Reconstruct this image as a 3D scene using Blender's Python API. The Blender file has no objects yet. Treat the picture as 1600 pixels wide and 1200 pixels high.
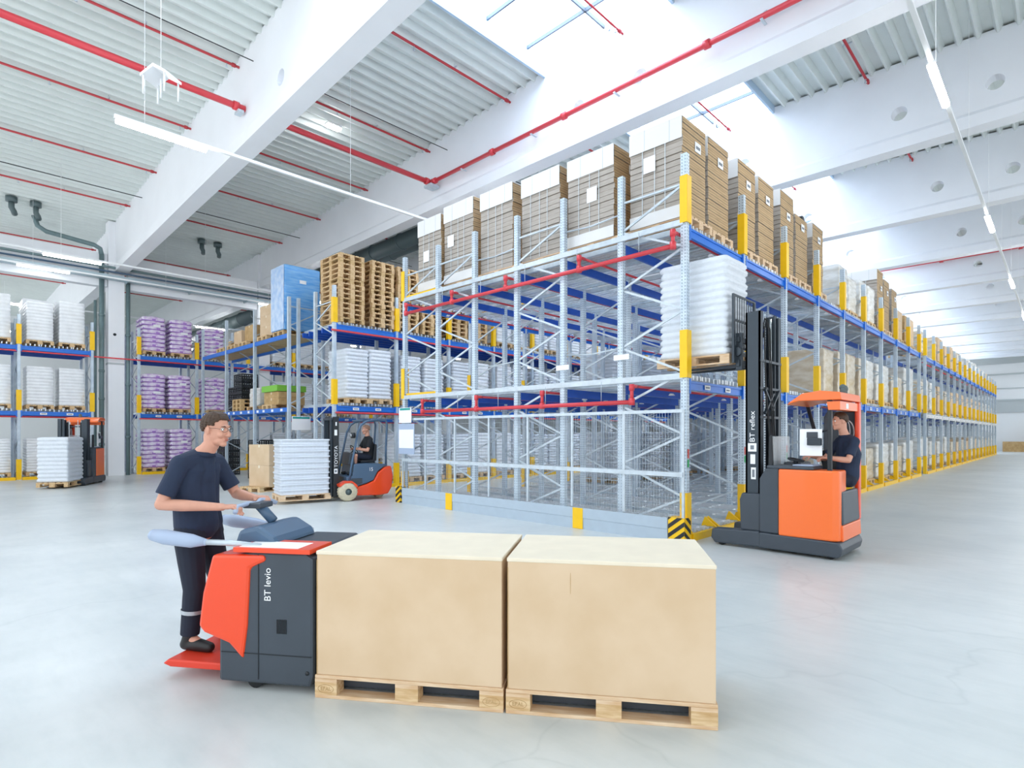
import bpy, math, random
from math import sin, cos, tan, pi, atan2, sqrt, radians
from mathutils import Vector, Matrix, Quaternion
random.seed(7)
SC = bpy.context.scene
COL = SC.collection

# ------------------------------------------------------------------ camera, world, exposure
CAMH = 1.65
TH = atan2(865, 886)                      # camera heading, measured from +X towards +Y
cd = bpy.data.cameras.new('camera'); cam = bpy.data.objects.new('camera', cd); COL.objects.link(cam)
cam.location = (0, 0, CAMH); cam.rotation_euler = (pi/2, 0, TH - pi/2)
cd.sensor_width = 36; cd.lens = 20.0; cd.shift_y = 78.5/1600
cd.clip_start = .05; cd.clip_end = 300
SC.camera = cam
SC.view_settings.view_transform = 'Standard'; SC.view_settings.look = 'None'
SC.view_settings.gamma = 1; SC.view_settings.use_curve_mapping = False
SC.view_settings.exposure = 0.97
w = bpy.data.worlds.new('world'); SC.world = w; w.use_nodes = True
w.node_tree.nodes['Background'].inputs[0].default_value = (.9, .95, 1, 1)
w.node_tree.nodes['Background'].inputs[1].default_value = 1.0
SC.cycles.max_bounces = 8; SC.cycles.diffuse_bounces = 5; SC.cycles.glossy_bounces = 3
SC.cycles.transmission_bounces = 4; SC.cycles.transparent_max_bounces = 10
SC.cycles.sample_clamp_indirect = 6
SKY_GLOW = 3.4          # rooflight panes
LED_GLOW = 42.0         # strip lamps

# ------------------------------------------------------------------ materials
def lin(c):
    c /= 255.
    return c/12.92 if c <= .04045 else ((c+.055)/1.055)**2.4
def rgb(h):
    return (lin(int(h[0:2], 16)), lin(int(h[2:4], 16)), lin(int(h[4:6], 16)), 1)
def mat(name, hexcol, rough=.5, metal=0., noise=0., nscale=6., bump=0., bscale=40., spec=.5, hex2=None, stretch=(1,1,1), alpha=1., coat=0.):
    m = bpy.data.materials.new(name); m.use_nodes = True
    nt = m.node_tree; b = nt.nodes['Principled BSDF']
    c = rgb(hexcol)
    b.inputs['Base Color'].default_value = c
    b.inputs['Roughness'].default_value = rough
    b.inputs['Metallic'].default_value = metal
    b.inputs['Specular IOR Level'].default_value = spec
    b.inputs['Coat Weight'].default_value = coat
    b.inputs['Alpha'].default_value = alpha
    if noise or hex2 or bump:
        tc = nt.nodes.new('ShaderNodeTexCoord'); mp = nt.nodes.new('ShaderNodeMapping')
        mp.inputs['Scale'].default_value = stretch
        nt.links.new(tc.outputs['Object'], mp.inputs[0])
    if noise or hex2:
        n = nt.nodes.new('ShaderNodeTexNoise'); n.inputs['Scale'].default_value = nscale; n.inputs['Detail'].default_value = 5
        nt.links.new(mp.outputs[0], n.inputs['Vector'])
        r = nt.nodes.new('ShaderNodeValToRGB')
        r.color_ramp.elements[0].position = .35; r.color_ramp.elements[1].position = .65
        c2 = rgb(hex2) if hex2 else tuple(x*(1-noise) for x in c[:3])+(1,)
        r.color_ramp.elements[0].color = c2; r.color_ramp.elements[1].color = c
        nt.links.new(n.outputs[0], r.inputs[0]); nt.links.new(r.outputs[0], b.inputs['Base Color'])
    if bump:
        n2 = nt.nodes.new('ShaderNodeTexNoise'); n2.inputs['Scale'].default_value = bscale; n2.inputs['Detail'].default_value = 4
        nt.links.new(mp.outputs[0], n2.inputs['Vector'])
        bn = nt.nodes.new('ShaderNodeBump'); bn.inputs['Strength'].default_value = bump; bn.inputs['Distance'].default_value = .02
        nt.links.new(n2.outputs[0], bn.inputs['Height']); nt.links.new(bn.outputs[0], b.inputs['Normal'])
    return m
def emis(name, hexcol, strength):
    m = bpy.data.materials.new(name); m.use_nodes = True
    b = m.node_tree.nodes['Principled BSDF']
    b.inputs['Base Color'].default_value = rgb(hexcol)
    b.inputs['Emission Color'].default_value = rgb(hexcol); b.inputs['Emission Strength'].default_value = strength
    return m
def banded(name, hexa, hexb, step, duty=.25, axis=2, rough=.7, soft=.03, hex3=None, step3=0, jitter=.02):
    """horizontal sheet lines, one dark line every STEP metres along AXIS (object space)"""
    m = mat(name, hexa, rough); nt = m.node_tree; b = nt.nodes['Principled BSDF']
    tc = nt.nodes.new('ShaderNodeTexCoord'); sp = nt.nodes.new('ShaderNodeSeparateXYZ'); nt.links.new(tc.outputs['Object'], sp.inputs[0])
    nz = nt.nodes.new('ShaderNodeTexNoise'); nz.inputs['Scale'].default_value = 1.6; nz.inputs['Detail'].default_value = 3
    nt.links.new(tc.outputs['Object'], nz.inputs['Vector'])
    def math_(op, a, bb=None, v=None):
        n = nt.nodes.new('ShaderNodeMath'); n.operation = op
        nt.links.new(a, n.inputs[0])
        if bb is not None: nt.links.new(bb, n.inputs[1])
        elif v is not None: n.inputs[1].default_value = v
        return n.outputs[0]
    j = math_('MULTIPLY', nz.outputs[0], v=jitter)
    z = math_('ADD', sp.outputs[axis], j)
    f = math_('FRACT', math_('DIVIDE', z, v=step))
    r = nt.nodes.new('ShaderNodeValToRGB'); cr = r.color_ramp
    cr.elements[0].position = 0; cr.elements[0].color = rgb(hexb)
    cr.elements[1].position = duty; cr.elements[1].color = rgb(hexb)
    e = cr.elements.new(min(.98, duty+soft)); e.color = rgb(hexa)
    nt.links.new(f, r.inputs[0])
    n2 = nt.nodes.new('ShaderNodeTexNoise'); n2.inputs['Scale'].default_value = 5
    mp = nt.nodes.new('ShaderNodeMapping'); mp.inputs['Scale'].default_value = (1, 1, 9) if axis == 2 else (9, 9, 1)
    nt.links.new(tc.outputs['Object'], mp.inputs[0]); nt.links.new(mp.outputs[0], n2.inputs['Vector'])
    mx = nt.nodes.new('ShaderNodeMix'); mx.data_type = 'RGBA'; mx.blend_type = 'MULTIPLY'; mx.inputs[0].default_value = .5
    nt.links.new(r.outputs[0], mx.inputs[6]); 
    r2 = nt.nodes.new('ShaderNodeValToRGB'); r2.color_ramp.elements[0].position = .3; r2.color_ramp.elements[0].color = (.62, .6, .57, 1); r2.color_ramp.elements[1].position = .7
    nt.links.new(n2.outputs[0], r2.inputs[0]); nt.links.new(r2.outputs[0], mx.inputs[7])
    nt.links.new(mx.outputs[2], b.inputs['Base Color'])
    return m
def punched(name, hexcol):
    """galvanised steel with two rows of punched slots along Z"""
    m = mat(name, hexcol, .4, .2); nt = m.node_tree; b = nt.nodes['Principled BSDF']
    tc = nt.nodes.new('ShaderNodeTexCoord'); sp = nt.nodes.new('ShaderNodeSeparateXYZ'); nt.links.new(tc.outputs['Object'], sp.inputs[0])
    def M_(op, a, v=None, bb=None):
        n = nt.nodes.new('ShaderNodeMath'); n.operation = op; nt.links.new(a, n.inputs[0])
        if bb is not None: nt.links.new(bb, n.inputs[1])
        elif v is not None: n.inputs[1].default_value = v
        return n.outputs[0]
    fz = M_('FRACT', M_('DIVIDE', sp.outputs[2], .05)); hz = M_('LESS_THAN', M_('ABSOLUTE', M_('SUBTRACT', fz, .5)), .24)
    def row(axis):
        a = M_('ABSOLUTE', sp.outputs[axis]); return M_('LESS_THAN', M_('ABSOLUTE', M_('SUBTRACT', a, .026)), .0065)
    rr = M_('MAXIMUM', row(0), bb=row(1)); k = M_('MULTIPLY', hz, bb=rr)
    n = nt.nodes.new('ShaderNodeTexNoise'); n.inputs['Scale'].default_value = 9; nt.links.new(tc.outputs['Object'], n.inputs['Vector'])
    r = nt.nodes.new('ShaderNodeValToRGB'); c = rgb(hexcol)
    r.color_ramp.elements[0].position = .3; r.color_ramp.elements[0].color = (c[0]*.8, c[1]*.82, c[2]*.85, 1)
    r.color_ramp.elements[1].position = .7; r.color_ramp.elements[1].color = c
    nt.links.new(n.outputs[0], r.inputs[0])
    mx = nt.nodes.new('ShaderNodeMix'); mx.data_type = 'RGBA'; nt.links.new(k, mx.inputs[0])
    nt.links.new(r.outputs[0], mx.inputs[6]); mx.inputs[7].default_value = rgb('6c7f90')
    nt.links.new(mx.outputs[2], b.inputs['Base Color'])
    return m
K = {}
K['galv'] = punched('galvanised_punched', 'd2dfe9')
K['steel'] = mat('galvanised_steel', 'ccd7df', .38, .3, noise=.15, nscale=8)
K['roller'] = mat('zinc_roller', 'eaeef1', .3, .4, noise=.1, nscale=20)
K['blue'] = mat('blue_beam_paint', '1f74d8', .35, noise=.08)
K['darkblue'] = mat('deep_blue_beam_paint', '1c56bd', .4, noise=.1)
K['yellow'] = mat('yellow_paint', 'ffcb08', .4, noise=.05)
K['red'] = mat('red_pipe_paint', 'd8434c', .3)
K['redd'] = mat('red_small_pipe_paint', 'b8323a', .35)
K['orange'] = mat('orange_truck_paint', 'ff7631', .35, coat=.2)
K['orange2'] = mat('deep_orange_truck_paint', 'f0491c', .3, coat=.3)
K['char'] = mat('charcoal_truck_paint', '3f4852', .4, noise=.1, nscale=4)
K['black'] = mat('black_plastic', '1c2228', .45)
K['mast'] = mat('mast_dark_steel', '39434c', .4, .3)
K['bluegrey'] = mat('blue_grey_truck_paint', '4a6580', .35)
K['padgrey'] = mat('pale_blue_grey_padding', 'a9b9d2', .45)
K['chrome'] = mat('chrome', 'e6ebee', .12, 1)
K['rubber'] = mat('rubber', '2a2c2e', .7)
K['tyre'] = mat('cream_non_marking_tyre', 'd8cfb4', .7, noise=.15, nscale=20)
K['wood'] = mat('pallet_wood', 'e2c69c', .7, noise=.25, nscale=7, stretch=(1, 6, 6), hex2='c49d6b')
K['wood2'] = mat('weathered_pallet_wood', 'd9bb8b', .75, nscale=9, stretch=(6, 1, 6), hex2='b08a58')
K['woodnew'] = mat('light_pallet_wood', 'e6cdae', .7, nscale=5, stretch=(1, 7, 7), hex2='d2ad84')
K['card'] = mat('cardboard', 'dec4a4', .75, noise=.06, nscale=2.5, hex2='d5b996')
K['cardtop'] = mat('pale_cardboard_lid', 'efe3cc', .7, noise=.05)
K['cardd'] = mat('brown_carton', 'c8a878', .75, nscale=5, hex2='b4925f')
K['cardside'] = banded('stacked_sheet_edges', 'c4a67e', '86704f', .047, .14)
K['cardface'] = banded('stacked_sheet_faces', 'b9b0a6', '93887c', .094, .08)
K['cap'] = mat('white_top_sheet', 'e9e8e6', .6)
K['strap'] = mat('pale_strapping', 'd5dde0', .4)
K['paper'] = mat('paper_label', 'f6f7f9', .6)
K['print'] = mat('printed_marks', '7b828a', .6)
K['sackw'] = mat('white_sack_film', 'e4eaf1', .38, noise=.05, nscale=12, bump=.55, bscale=16)
K['wrapw'] = mat('white_wrapped_trays', 'f0f3f6', .35, noise=.08, nscale=5, bump=.3, bscale=14)
K['tray'] = mat('white_plastic_jars', 'dde3ec', .35)
K['film'] = mat('stretch_film_over_cartons', 'ddd2bf', .25, nscale=3, hex2='c9b79b', stretch=(1, 1, 3), bump=.35, bscale=9)
K['filmw'] = mat('clear_film_over_white_goods', 'e9e9e6', .25, nscale=3, hex2='d3d0c8', stretch=(1, 1, 4), bump=.35, bscale=9)
K['purple'] = mat('purple_sack_film', 'd2b3e2', .32, nscale=7, hex2='f0eaf6', bump=.4, bscale=22)
K['violet'] = mat('violet_sack_print', 'b083d2', .4)
K['bluefilm'] = mat('blue_stretch_film', '5ea6ec', .25, nscale=4, hex2='8cc4f5', stretch=(.5, .5, 4), bump=.5, bscale=12)
K['palefilm'] = mat('pale_blue_stretch_film', 'cfe0f6', .25, nscale=5, hex2='a9c7ee', bump=.5, bscale=12)
K['green'] = mat('green_cover', '7fc243', .5)
K['crate'] = mat('black_plastic_crate', '23282c', .5)
K['conc'] = mat('white_painted_concrete', 'eef0f4', .55, noise=.03, nscale=1.2)
K['deck'] = mat('trapezoidal_steel_deck', 'dfe5e2', .45, .1, noise=.05, nscale=2)
K['wall'] = mat('white_wall_panel', 'e9ecee', .6)
K['greyw'] = mat('grey_wall_band', 'b9c0c2', .6)
K['duct'] = mat('grey_green_pipe', '6d8386', .45, noise=.1)
K['ductd'] = mat('dark_duct', '5a6a6c', .5)
K['traym'] = mat('cable_tray_steel', 'a9bbc2', .4, .5)
K['rail'] = mat('white_lamp_rail', 'f2f4f5', .4)
K['barrier'] = mat('grey_kick_rail', 'b4c3d0', .45, noise=.05)
K['osb'] = mat('shelf_board', 'c9ac80', .7, noise=.15)
K['skin'] = mat('skin', 'd9a088', .5, noise=.08, nscale=15)
K['hairb'] = mat('brown_hair', '4a3526', .6, noise=.3, nscale=60)
K['hairs'] = mat('cropped_fair_hair', '9c7762', .7)
K['navy'] = mat('navy_cotton', '22304a', .8, noise=.15, nscale=9)
K['navyd'] = mat('dark_navy_work_trousers', '1c2436', .8, noise=.15, nscale=9)
K['blackc'] = mat('black_cotton', '1d2228', .8, noise=.2, nscale=9)
K['reflect'] = mat('silver_reflective_tape', 'b9c0c6', .35, .4)
K['eye'] = mat('eye_white', 'f0eeea', .3)
K['iris'] = mat('dark_iris', '2a211c', .2)
K['lip'] = mat('lip', 'b8705f', .5)
K['shoe'] = mat('black_leather_shoe', '1a1a1c', .5)
K['led'] = emis('led_strip_glow', 'fbfdff', LED_GLOW)
K['leddim'] = emis('faint_led_glow', 'fbfdff', 7)
K['sky'] = emis('daylit_rooflight_pane', 'dcecff', SKY_GLOW)
K['curb'] = mat('rooflight_curb', 'b4c9dd', .5)
K['bar'] = mat('glazing_bar', '6c7885', .5)
K['screen'] = mat('dark_screen', '2a3640', .2)
K['guardcl'] = mat('clear_plastic_guard', 'dfe9ee', .1, alpha=.35)
K['safegreen'] = mat('green_sticker', '2fae62', .5)
K['safered'] = mat('red_sticker', 'd8564a', .5)
K['teal'] = mat('teal_header', '1f9d94', .5)
K['stepred'] = mat('red_step_plate', 'e0402a', .4)

def floor_material():
    m = mat('polished_concrete_floor', 'c6cccc', .3); nt = m.node_tree; b = nt.nodes['Principled BSDF']
    tc = nt.nodes.new('ShaderNodeTexCoord')
    def noise(s, d, sc=(1, 1, 1)):
        mp = nt.nodes.new('ShaderNodeMapping'); mp.inputs['Scale'].default_value = sc; nt.links.new(tc.outputs['Object'], mp.inputs[0])
        n = nt.nodes.new('ShaderNodeTexNoise'); n.inputs['Scale'].default_value = s; n.inputs['Detail'].default_value = d; n.inputs['Roughness'].default_value = .6
        nt.links.new(mp.outputs[0], n.inputs['Vector']); return n
    a = noise(.55, 6); c = noise(7, 8, (1, .25, 1))
    r = nt.nodes.new('ShaderNodeValToRGB'); r.color_ramp.elements[0].position = .32; r.color_ramp.elements[1].position = .68
    r.color_ramp.elements[0].color = rgb('c9cfcf'); r.color_ramp.elements[1].color = rgb('dde1e0')
    nt.links.new(a.outputs[0], r.inputs[0])
    r2 = nt.nodes.new('ShaderNodeValToRGB'); r2.color_ramp.elements[0].position = .3; r2.color_ramp.elements[0].color = (.86, .88, .88, 1); r2.color_ramp.elements[1].position = .55
    nt.links.new(c.outputs[0], r2.inputs[0])
    mx = nt.nodes.new('ShaderNodeMix'); mx.data_type = 'RGBA'; mx.blend_type = 'MULTIPLY'; mx.inputs[0].default_value = .6
    nt.links.new(r.outputs[0], mx.inputs[6]); nt.links.new(r2.outputs[0], mx.inputs[7])
    # fine hairline scuffs and tyre arcs
    vo = nt.nodes.new('ShaderNodeTexVoronoi'); vo.feature = 'DISTANCE_TO_EDGE'; vo.inputs['Scale'].default_value = .5
    dn = noise(.8, 3); mxv = nt.nodes.new('ShaderNodeMix'); mxv.data_type = 'RGBA'; mxv.inputs[0].default_value = .5
    nt.links.new(tc.outputs['Object'], mxv.inputs[6]); nt.links.new(dn.outputs[1], mxv.inputs[7]); nt.links.new(mxv.outputs[2], vo.inputs['Vector'])
    r3 = nt.nodes.new('ShaderNodeValToRGB'); r3.color_ramp.elements[0].position = 0; r3.color_ramp.elements[0].color = (.8, .82, .82, 1); r3.color_ramp.elements[1].position = .006
    nt.links.new(vo.outputs[0], r3.inputs[0])
    mx2 = nt.nodes.new('ShaderNodeMix'); mx2.data_type = 'RGBA'; mx2.blend_type = 'MULTIPLY'; mx2.inputs[0].default_value = .4
    nt.links.new(mx.outputs[2], mx2.inputs[6]); nt.links.new(r3.outputs[0], mx2.inputs[7]); nt.links.new(mx2.outputs[2], b.inputs['Base Color'])
    rr = nt.nodes.new('ShaderNodeMapRange'); rr.inputs[3].default_value = .22; rr.inputs[4].default_value = .42
    nt.links.new(c.outputs[0], rr.inputs[0]); nt.links.new(rr.outputs[0], b.inputs['Roughness'])
    return m
K['floor'] = floor_material()

# ------------------------------------------------------------------ mesh helpers
class MB:
    def __init__(s): s.v = []; s.f = []; s.m = []; s.s = []
    def add(s, vs, fs, mi=0, sm=False):
        o = len(s.v); s.v.extend([tuple(v) for v in vs])
        for f in fs: s.f.append(tuple(i+o for i in f)); s.m.append(mi); s.s.append(sm)
        return s
    def box(s, x0, x1, y0, y1, z0, z1, mi=0):
        v = [(x, y, z) for z in (z0, z1) for y in (y0, y1) for x in (x0, x1)]
        return s.add(v, [(0,2,3,1), (4,5,7,6), (0,1,5,4), (2,6,7,3), (0,4,6,2), (1,3,7,5)], mi)
    def bar(s, p0, p1, w, h, mi=0, up=(0,0,1)):
        """rectangular bar from p0 to p1; w across, h along up"""
        p0 = Vector(p0); p1 = Vector(p1); d = (p1-p0).normalized(); u = Vector(up)
        sd = d.cross(u)
        if sd.length < 1e-4: sd = d.cross(Vector((1, 0, 0)))
        sd.normalize(); u = sd.cross(d).normalized()
        v = []
        for p in (p0, p1):
            for a, b in ((-1,-1), (1,-1), (1,1), (-1,1)): v.append(p+sd*a*w/2+u*b*h/2)
        return s.add(v, [(0,3,2,1), (4,5,6,7), (0,1,5,4), (1,2,6,5), (2,3,7,6), (3,0,4,7)], mi)
    def tube(s, pts, r, n=8, mi=0, sm=True, cap=True):
        pts = [Vector(p) for p in pts]; rs = r if isinstance(r, (list, tuple)) else [r]*len(pts)
        rings = []; prev = None
        for i, p in enumerate(pts):
            t = (pts[min(i+1, len(pts)-1)]-pts[max(i-1, 0)]).normalized()
            if prev is None:
                a = t.cross(Vector((0, 0, 1)));
                if a.length < .05: a = t.cross(Vector((1, 0, 0)))
                a.normalize()
            else:
                a = (prev - t*prev.dot(t)).normalized()
            b = t.cross(a).normalized(); prev = a
            rings.append([p+(a*cos(2*pi*k/n)+b*sin(2*pi*k/n))*rs[i] for k in range(n)])
        v = [q for g in rings for q in g]; f = []
        for i in range(len(pts)-1):
            for k in range(n):
                f.append((i*n+k, i*n+(k+1) % n, (i+1)*n+(k+1) % n, (i+1)*n+k))
        if cap:
            f.append(tuple(range(n-1, -1, -1))); f.append(tuple((len(pts)-1)*n+k for k in range(n)))
        return s.add(v, f, mi, sm)
    def cyl(s, p0, p1, r, n=12, mi=0, sm=True): return s.tube([p0, p1], r, n, mi, sm)
    def prism(s, prof, axis, a0, a1, mi=0, sm=False):
        """extrude a closed 2D profile along an axis: 'x' takes (y,z), 'y' takes (x,z), 'z' takes (x,y)"""
        n = len(prof)
        def P(p, a): return (a, p[0], p[1]) if axis == 'x' else (p[0], a, p[1]) if axis == 'y' else (p[0], p[1], a)
        v = [P(p, a0) for p in prof]+[P(p, a1) for p in prof]
        f = [(i, (i+1) % n, n+(i+1) % n, n+i) for i in range(n)]+[tuple(range(n-1, -1, -1)), tuple(range(n, 2*n))]
        return s.add(v, f, mi, sm)
    def ell(s, c, r, mi=0, nu=14, nv=10, rot=None):
        c = Vector(c); v = []; f = []
        for i in range(nv+1):
            th = pi*i/nv
            for k in range(nu):
                ph = 2*pi*k/nu; q = Vector((sin(th)*cos(ph)*r[0], sin(th)*sin(ph)*r[1], cos(th)*r[2]))
                if rot is not None: q = rot @ q
                v.append(c+q)
        for i in range(nv):
            for k in range(nu): f.append((i*nu+k, (i+1)*nu+k, (i+1)*nu+(k+1) % nu, i*nu+(k+1) % nu))
        return s.add(v, f, mi, True)
    def limb(s, pts, rs, n=14, mi=0, flat=None):
        """rounded tapered limb through pts; each radius a number or (across, along_z)"""
        s.tube(pts, rs, n, mi)
        for p, r in ((pts[0], rs[0]), (pts[-1], rs[-1])): s.ell(p, (r, r, r), mi, n, 8)
        return s
    def xf(s, M): s.v = [tuple(M @ Vector(v)) for v in s.v]; return s
    def join(s, o, M=None):
        k = len(s.v); s.v.extend([tuple(M @ Vector(v)) if M else v for v in o.v])
        s.f.extend(tuple(i+k for i in f) for f in o.f); s.m.extend(o.m); s.s.extend(o.s); return s
    def mesh(s, name, mats):
        me = bpy.data.meshes.new(name); me.from_pydata(s.v, [], s.f)
        for m in mats: me.materials.append(K[m] if isinstance(m, str) else m)
        me.polygons.foreach_set('material_index', s.m); me.polygons.foreach_set('use_smooth', s.s); me.update()
        return me
    def obj(s, name, mats, parent=None, loc=None, bevel=0, recalc=False):
        if isinstance(mats, str): mats = [mats]
        o = bpy.data.objects.new(name, s.mesh(name, mats)); COL.objects.link(o)
        if parent is not None: o.parent = parent
        if loc is not None: o.location = loc
        if bevel:
            b = o.modifiers.new('bevel', 'BEVEL'); b.width = bevel; b.segments = 2; b.limit_method = 'ANGLE'; b.angle_limit = radians(40)
        return o
def tag(o, label=None, cat=None, group=None, kind=None):
    if label: o['label'] = label
    if cat: o['category'] = cat
    if group: o['group'] = group
    if kind: o['kind'] = kind
    return o
def thing(name, label, cat, loc=(0, 0, 0), rz=0, group=None):
    o = bpy.data.objects.new(name, None); COL.objects.link(o); o.empty_display_size = .2
    o.location = loc; o.rotation_euler = (0, 0, rz); return tag(o, label, cat, group)
def dup(src, loc, rz=0, label=None, group=None, cat=None, scale=None):
    def cp(o, par):
        c = o.copy(); COL.objects.link(c); c.parent = par
        for ch in kids.get(o.name, []): cp(ch, c)
        return c
    kids = {}
    for o in KIDS_OF(src): kids.setdefault(o.parent.name, []).append(o)
    r = cp(src, None); r.location = loc; r.rotation_euler = (0, 0, rz)
    if scale: r.scale = scale
    return tag(r, label, cat, group)
_kc = {}
def KIDS_OF(src):
    if src.name not in _kc: _kc[src.name] = list(src.children_recursive)
    return _kc[src.name]
def inst(me, name, loc, rz=0, label=None, cat=None, group=None, parent=None, scale=None):
    o = bpy.data.objects.new(name, me); COL.objects.link(o); o.location = loc; o.rotation_euler = (0, 0, rz)
    if parent is not None: o.parent = parent
    if scale: o.scale = scale
    return tag(o, label, cat, group)
def struct(mb, name, mats, label=None, parent=None):
    o = mb.obj(name, mats, parent)
    if parent is None: o['kind'] = 'structure'
    if label: o['label'] = label
    return o
ORD = ['first','second','third','fourth','fifth','sixth','seventh','eighth','ninth','tenth','eleventh','twelfth','thirteenth','fourteenth','fifteenth','sixteenth','seventeenth','eighteenth','nineteenth','twentieth']
def text(s, size, M, name, matl, parent, extrude=.001, align='CENTER'):
    cu = bpy.data.curves.new(name, 'FONT'); cu.body = s; cu.size = size; cu.align_x = align; cu.align_y = 'CENTER'; cu.extrude = extrude
    t = bpy.data.objects.new('tmp_text', cu); COL.objects.link(t)
    dg = bpy.context.evaluated_depsgraph_get(); me = bpy.data.meshes.new_from_object(t.evaluated_get(dg))
    bpy.data.objects.remove(t); me.transform(M); me.materials.clear(); me.materials.append(K[matl]); me.name = name
    o = bpy.data.objects.new(name, me); COL.objects.link(o); o.parent = parent
    return o
def frame(o, x, y):
    """4x4 from origin o, text right-direction x and text up-direction y"""
    x = Vector(x).normalized(); y = Vector(y).normalized(); z = x.cross(y)
    return Matrix(((x[0], y[0], z[0], o[0]), (x[1], y[1], z[1], o[1]), (x[2], y[2], z[2], o[2]), (0, 0, 0, 1)))
# ------------------------------------------------------------------ the hall
def roof_z(y):
    if y > 27.4: return 10.12
    return 10.8-.034*abs(y-7.6)
YR0, YR1 = 5.95, 9.45                       # rooflight strip along the ridge
XMIN, XMAX, YMIN, YMAX = -7., 73., -12.5, 54.
m = MB(); m.add([(XMIN, YMIN, 0), (XMAX, YMIN, 0), (XMAX, YMAX, 0), (XMIN, YMAX, 0)], [(0, 1, 2, 3)])
struct(m, 'floor', ['floor'], 'pale grey polished concrete hall floor')
def deck(y0, y1, name, pitch=.345, dep=.15):
    m = MB(); y = y0; n = int(round(abs(y1-y0)/pitch)); p = (y1-y0)/n
    prof = []
    for i in range(n):
        a = y0+i*p
        prof += [(a, 0), (a+.12*p, 0), (a+.3*p, dep), (a+.82*p, dep)]
    prof.append((y1, 0))
    pts = [(yy, roof_z(yy)+zz) for yy, zz in prof]
    v = [(XMIN, a, b) for a, b in pts]+[(XMAX, a, b) for a, b in pts]; k = len(pts)
    m.add(v, [(i, i+1, k+i+1, k+i) for i in range(k-1)])
    struct(m, name, ['deck'], 'ribbed steel roof deck')
deck(YR1, 27.4, 'ceiling_main_slope'); deck(YMIN, YR0, 'ceiling_aisle_slope'); deck(27.4, YMAX, 'ceiling_rear_bay')
GX = [5.35+5.7*i for i in range(12)]
# rooflights between the girders: curb, panes, glazing bars
m = MB(); zc = roof_z(YR1)
for y, t in ((YR0, -.06), (YR1, .06)): m.box(XMIN, XMAX, min(y, y+t), max(y, y+t), zc-.06, zc+.42)
struct(m, 'trim_rooflight_curb', ['curb'], 'pale blue-grey curb round the rooflight strip')
for i, x in enumerate([-.35]+GX[:-1]):
    m = MB(); m.box(x+.1, x+5.6, YR0, YR1, zc+.42, zc+.46)
    w_ = struct(m, 'window_%d' % (i+1), ['sky'], 'bright rooflight pane')
    m = MB()
    for k in range(4): m.box(x+.8+k*1.35, x+.84+k*1.35, YR0, YR1, zc+.33, zc+.42)
    m.box(x+.1, x+5.6, 7.68, 7.72, zc+.33, zc+.42)
    f_ = m.obj('glazing_bars', ['bar'], w_)
# girders with round service holes in the web
def web_face(m, x, ya, yb, zb0, holes, hz, hr, flip):
    cells = []; y = ya
    def quad(y0, y1, z0a, z0b, z1a, z1b):
        v = [(x, y0, z0a), (x, y1, z0b), (x, y1, z1b), (x, y0, z1a)]
        m.add(v, [(0, 1, 2, 3) if not flip else (3, 2, 1, 0)])
    for h in sorted(holes)+[None]:
        e = yb if h is None else h-.35
        k = max(1, int((e-y)/3)); 
        for q in range(k):
            a = y+(e-y)*q/k; b = y+(e-y)*(q+1)/k
            quad(a, b, zb0(a)+.36, zb0(b)+.36, roof_z(a)+.1, roof_z(b)+.1)
        if h is None: break
        y0, y1 = h-.35, h+.35; z0 = hz-.35; z1 = hz+.35
        quad(y0, y1, zb0(y0)+.36, zb0(y1)+.36, z0, z0); quad(y0, y1, z1, z1, roof_z(y0)+.1, roof_z(y1)+.1)
        n = 24; v = []; f = []
        for k in range(n):
            a = 2*pi*k/n; c, s = cos(a), sin(a); sc_ = .35/max(abs(c), abs(s))
            v += [(x, h+c*hr, hz+s*hr), (x, h+c*sc_, hz+s*sc_)]
        for k in range(n):
            j = (k+1) % n; f.append((2*k, 2*k+1, 2*j+1, 2*j) if not flip else (2*j, 2*j+1, 2*k+1, 2*k))
        m.add(v, f)
        y = h+.35
    return m
HOLES = [-6.2, -4.4, -2.6, -.8, 1.15, 2.95, 6.75]
for i, x in enumerate(GX):
    sl = .026 if i == 0 else .004
    def zb(y, sl=sl): return 8.62-max(0, y-7)*sl if y <= 27.4 else 8.1
    m = MB()
    for ya, yb in ((YMIN, 27.15), (27.65, YMAX)):
        hs = ([11.9] if i == 0 else [6.72, 8.4] if i == 1 else HOLES if x < 50 else []) if ya < 27 else []
        
        web_face(m, x-.16, ya, yb, zb, hs, 9.2 if i == 0 else 9.5, .17, True); web_face(m, x+.16, ya, yb, zb, hs, 9.2 if i == 0 else 9.5, .17, False)
        for h in hs:
            n = 24; v = []
            hz = 9.2 if i == 0 else 9.5
            for k in range(n):
                a = 2*pi*k/n; v += [(x-.16, h+cos(a)*.17, hz+sin(a)*.17), (x+.16, h+cos(a)*.17, hz+sin(a)*.17)]
            m.add(v, [(2*k, 2*((k+1) % n), 2*((k+1) % n)+1, 2*k+1) for k in range(n)])
        # bottom flange
        segs = 8
        for q in range(segs):
            a = ya+(yb-ya)*q/segs; b = ya+(yb-ya)*(q+1)/segs
            prof = [(-.22, 0), (.22, 0), (.22, .28), (.16, .37), (-.16, .37), (-.22, .28)]
            v = [(x+p[0], a, zb(a)+p[1]) for p in prof]+[(x+p[0], b, zb(b)+p[1]) for p in prof]
            f = [(j, (j+1) % 6, 6+(j+1) % 6, 6+j) for j in range(6)]
            if q == 0: f.append((5, 4, 3, 2, 1, 0))
            if q == segs-1: f.append((6, 7, 8, 9, 10, 11))
            m.add(v, f)
    struct(m, 'ceiling_beam', ['conc'], 'white concrete roof beam spanning the hall')
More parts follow.
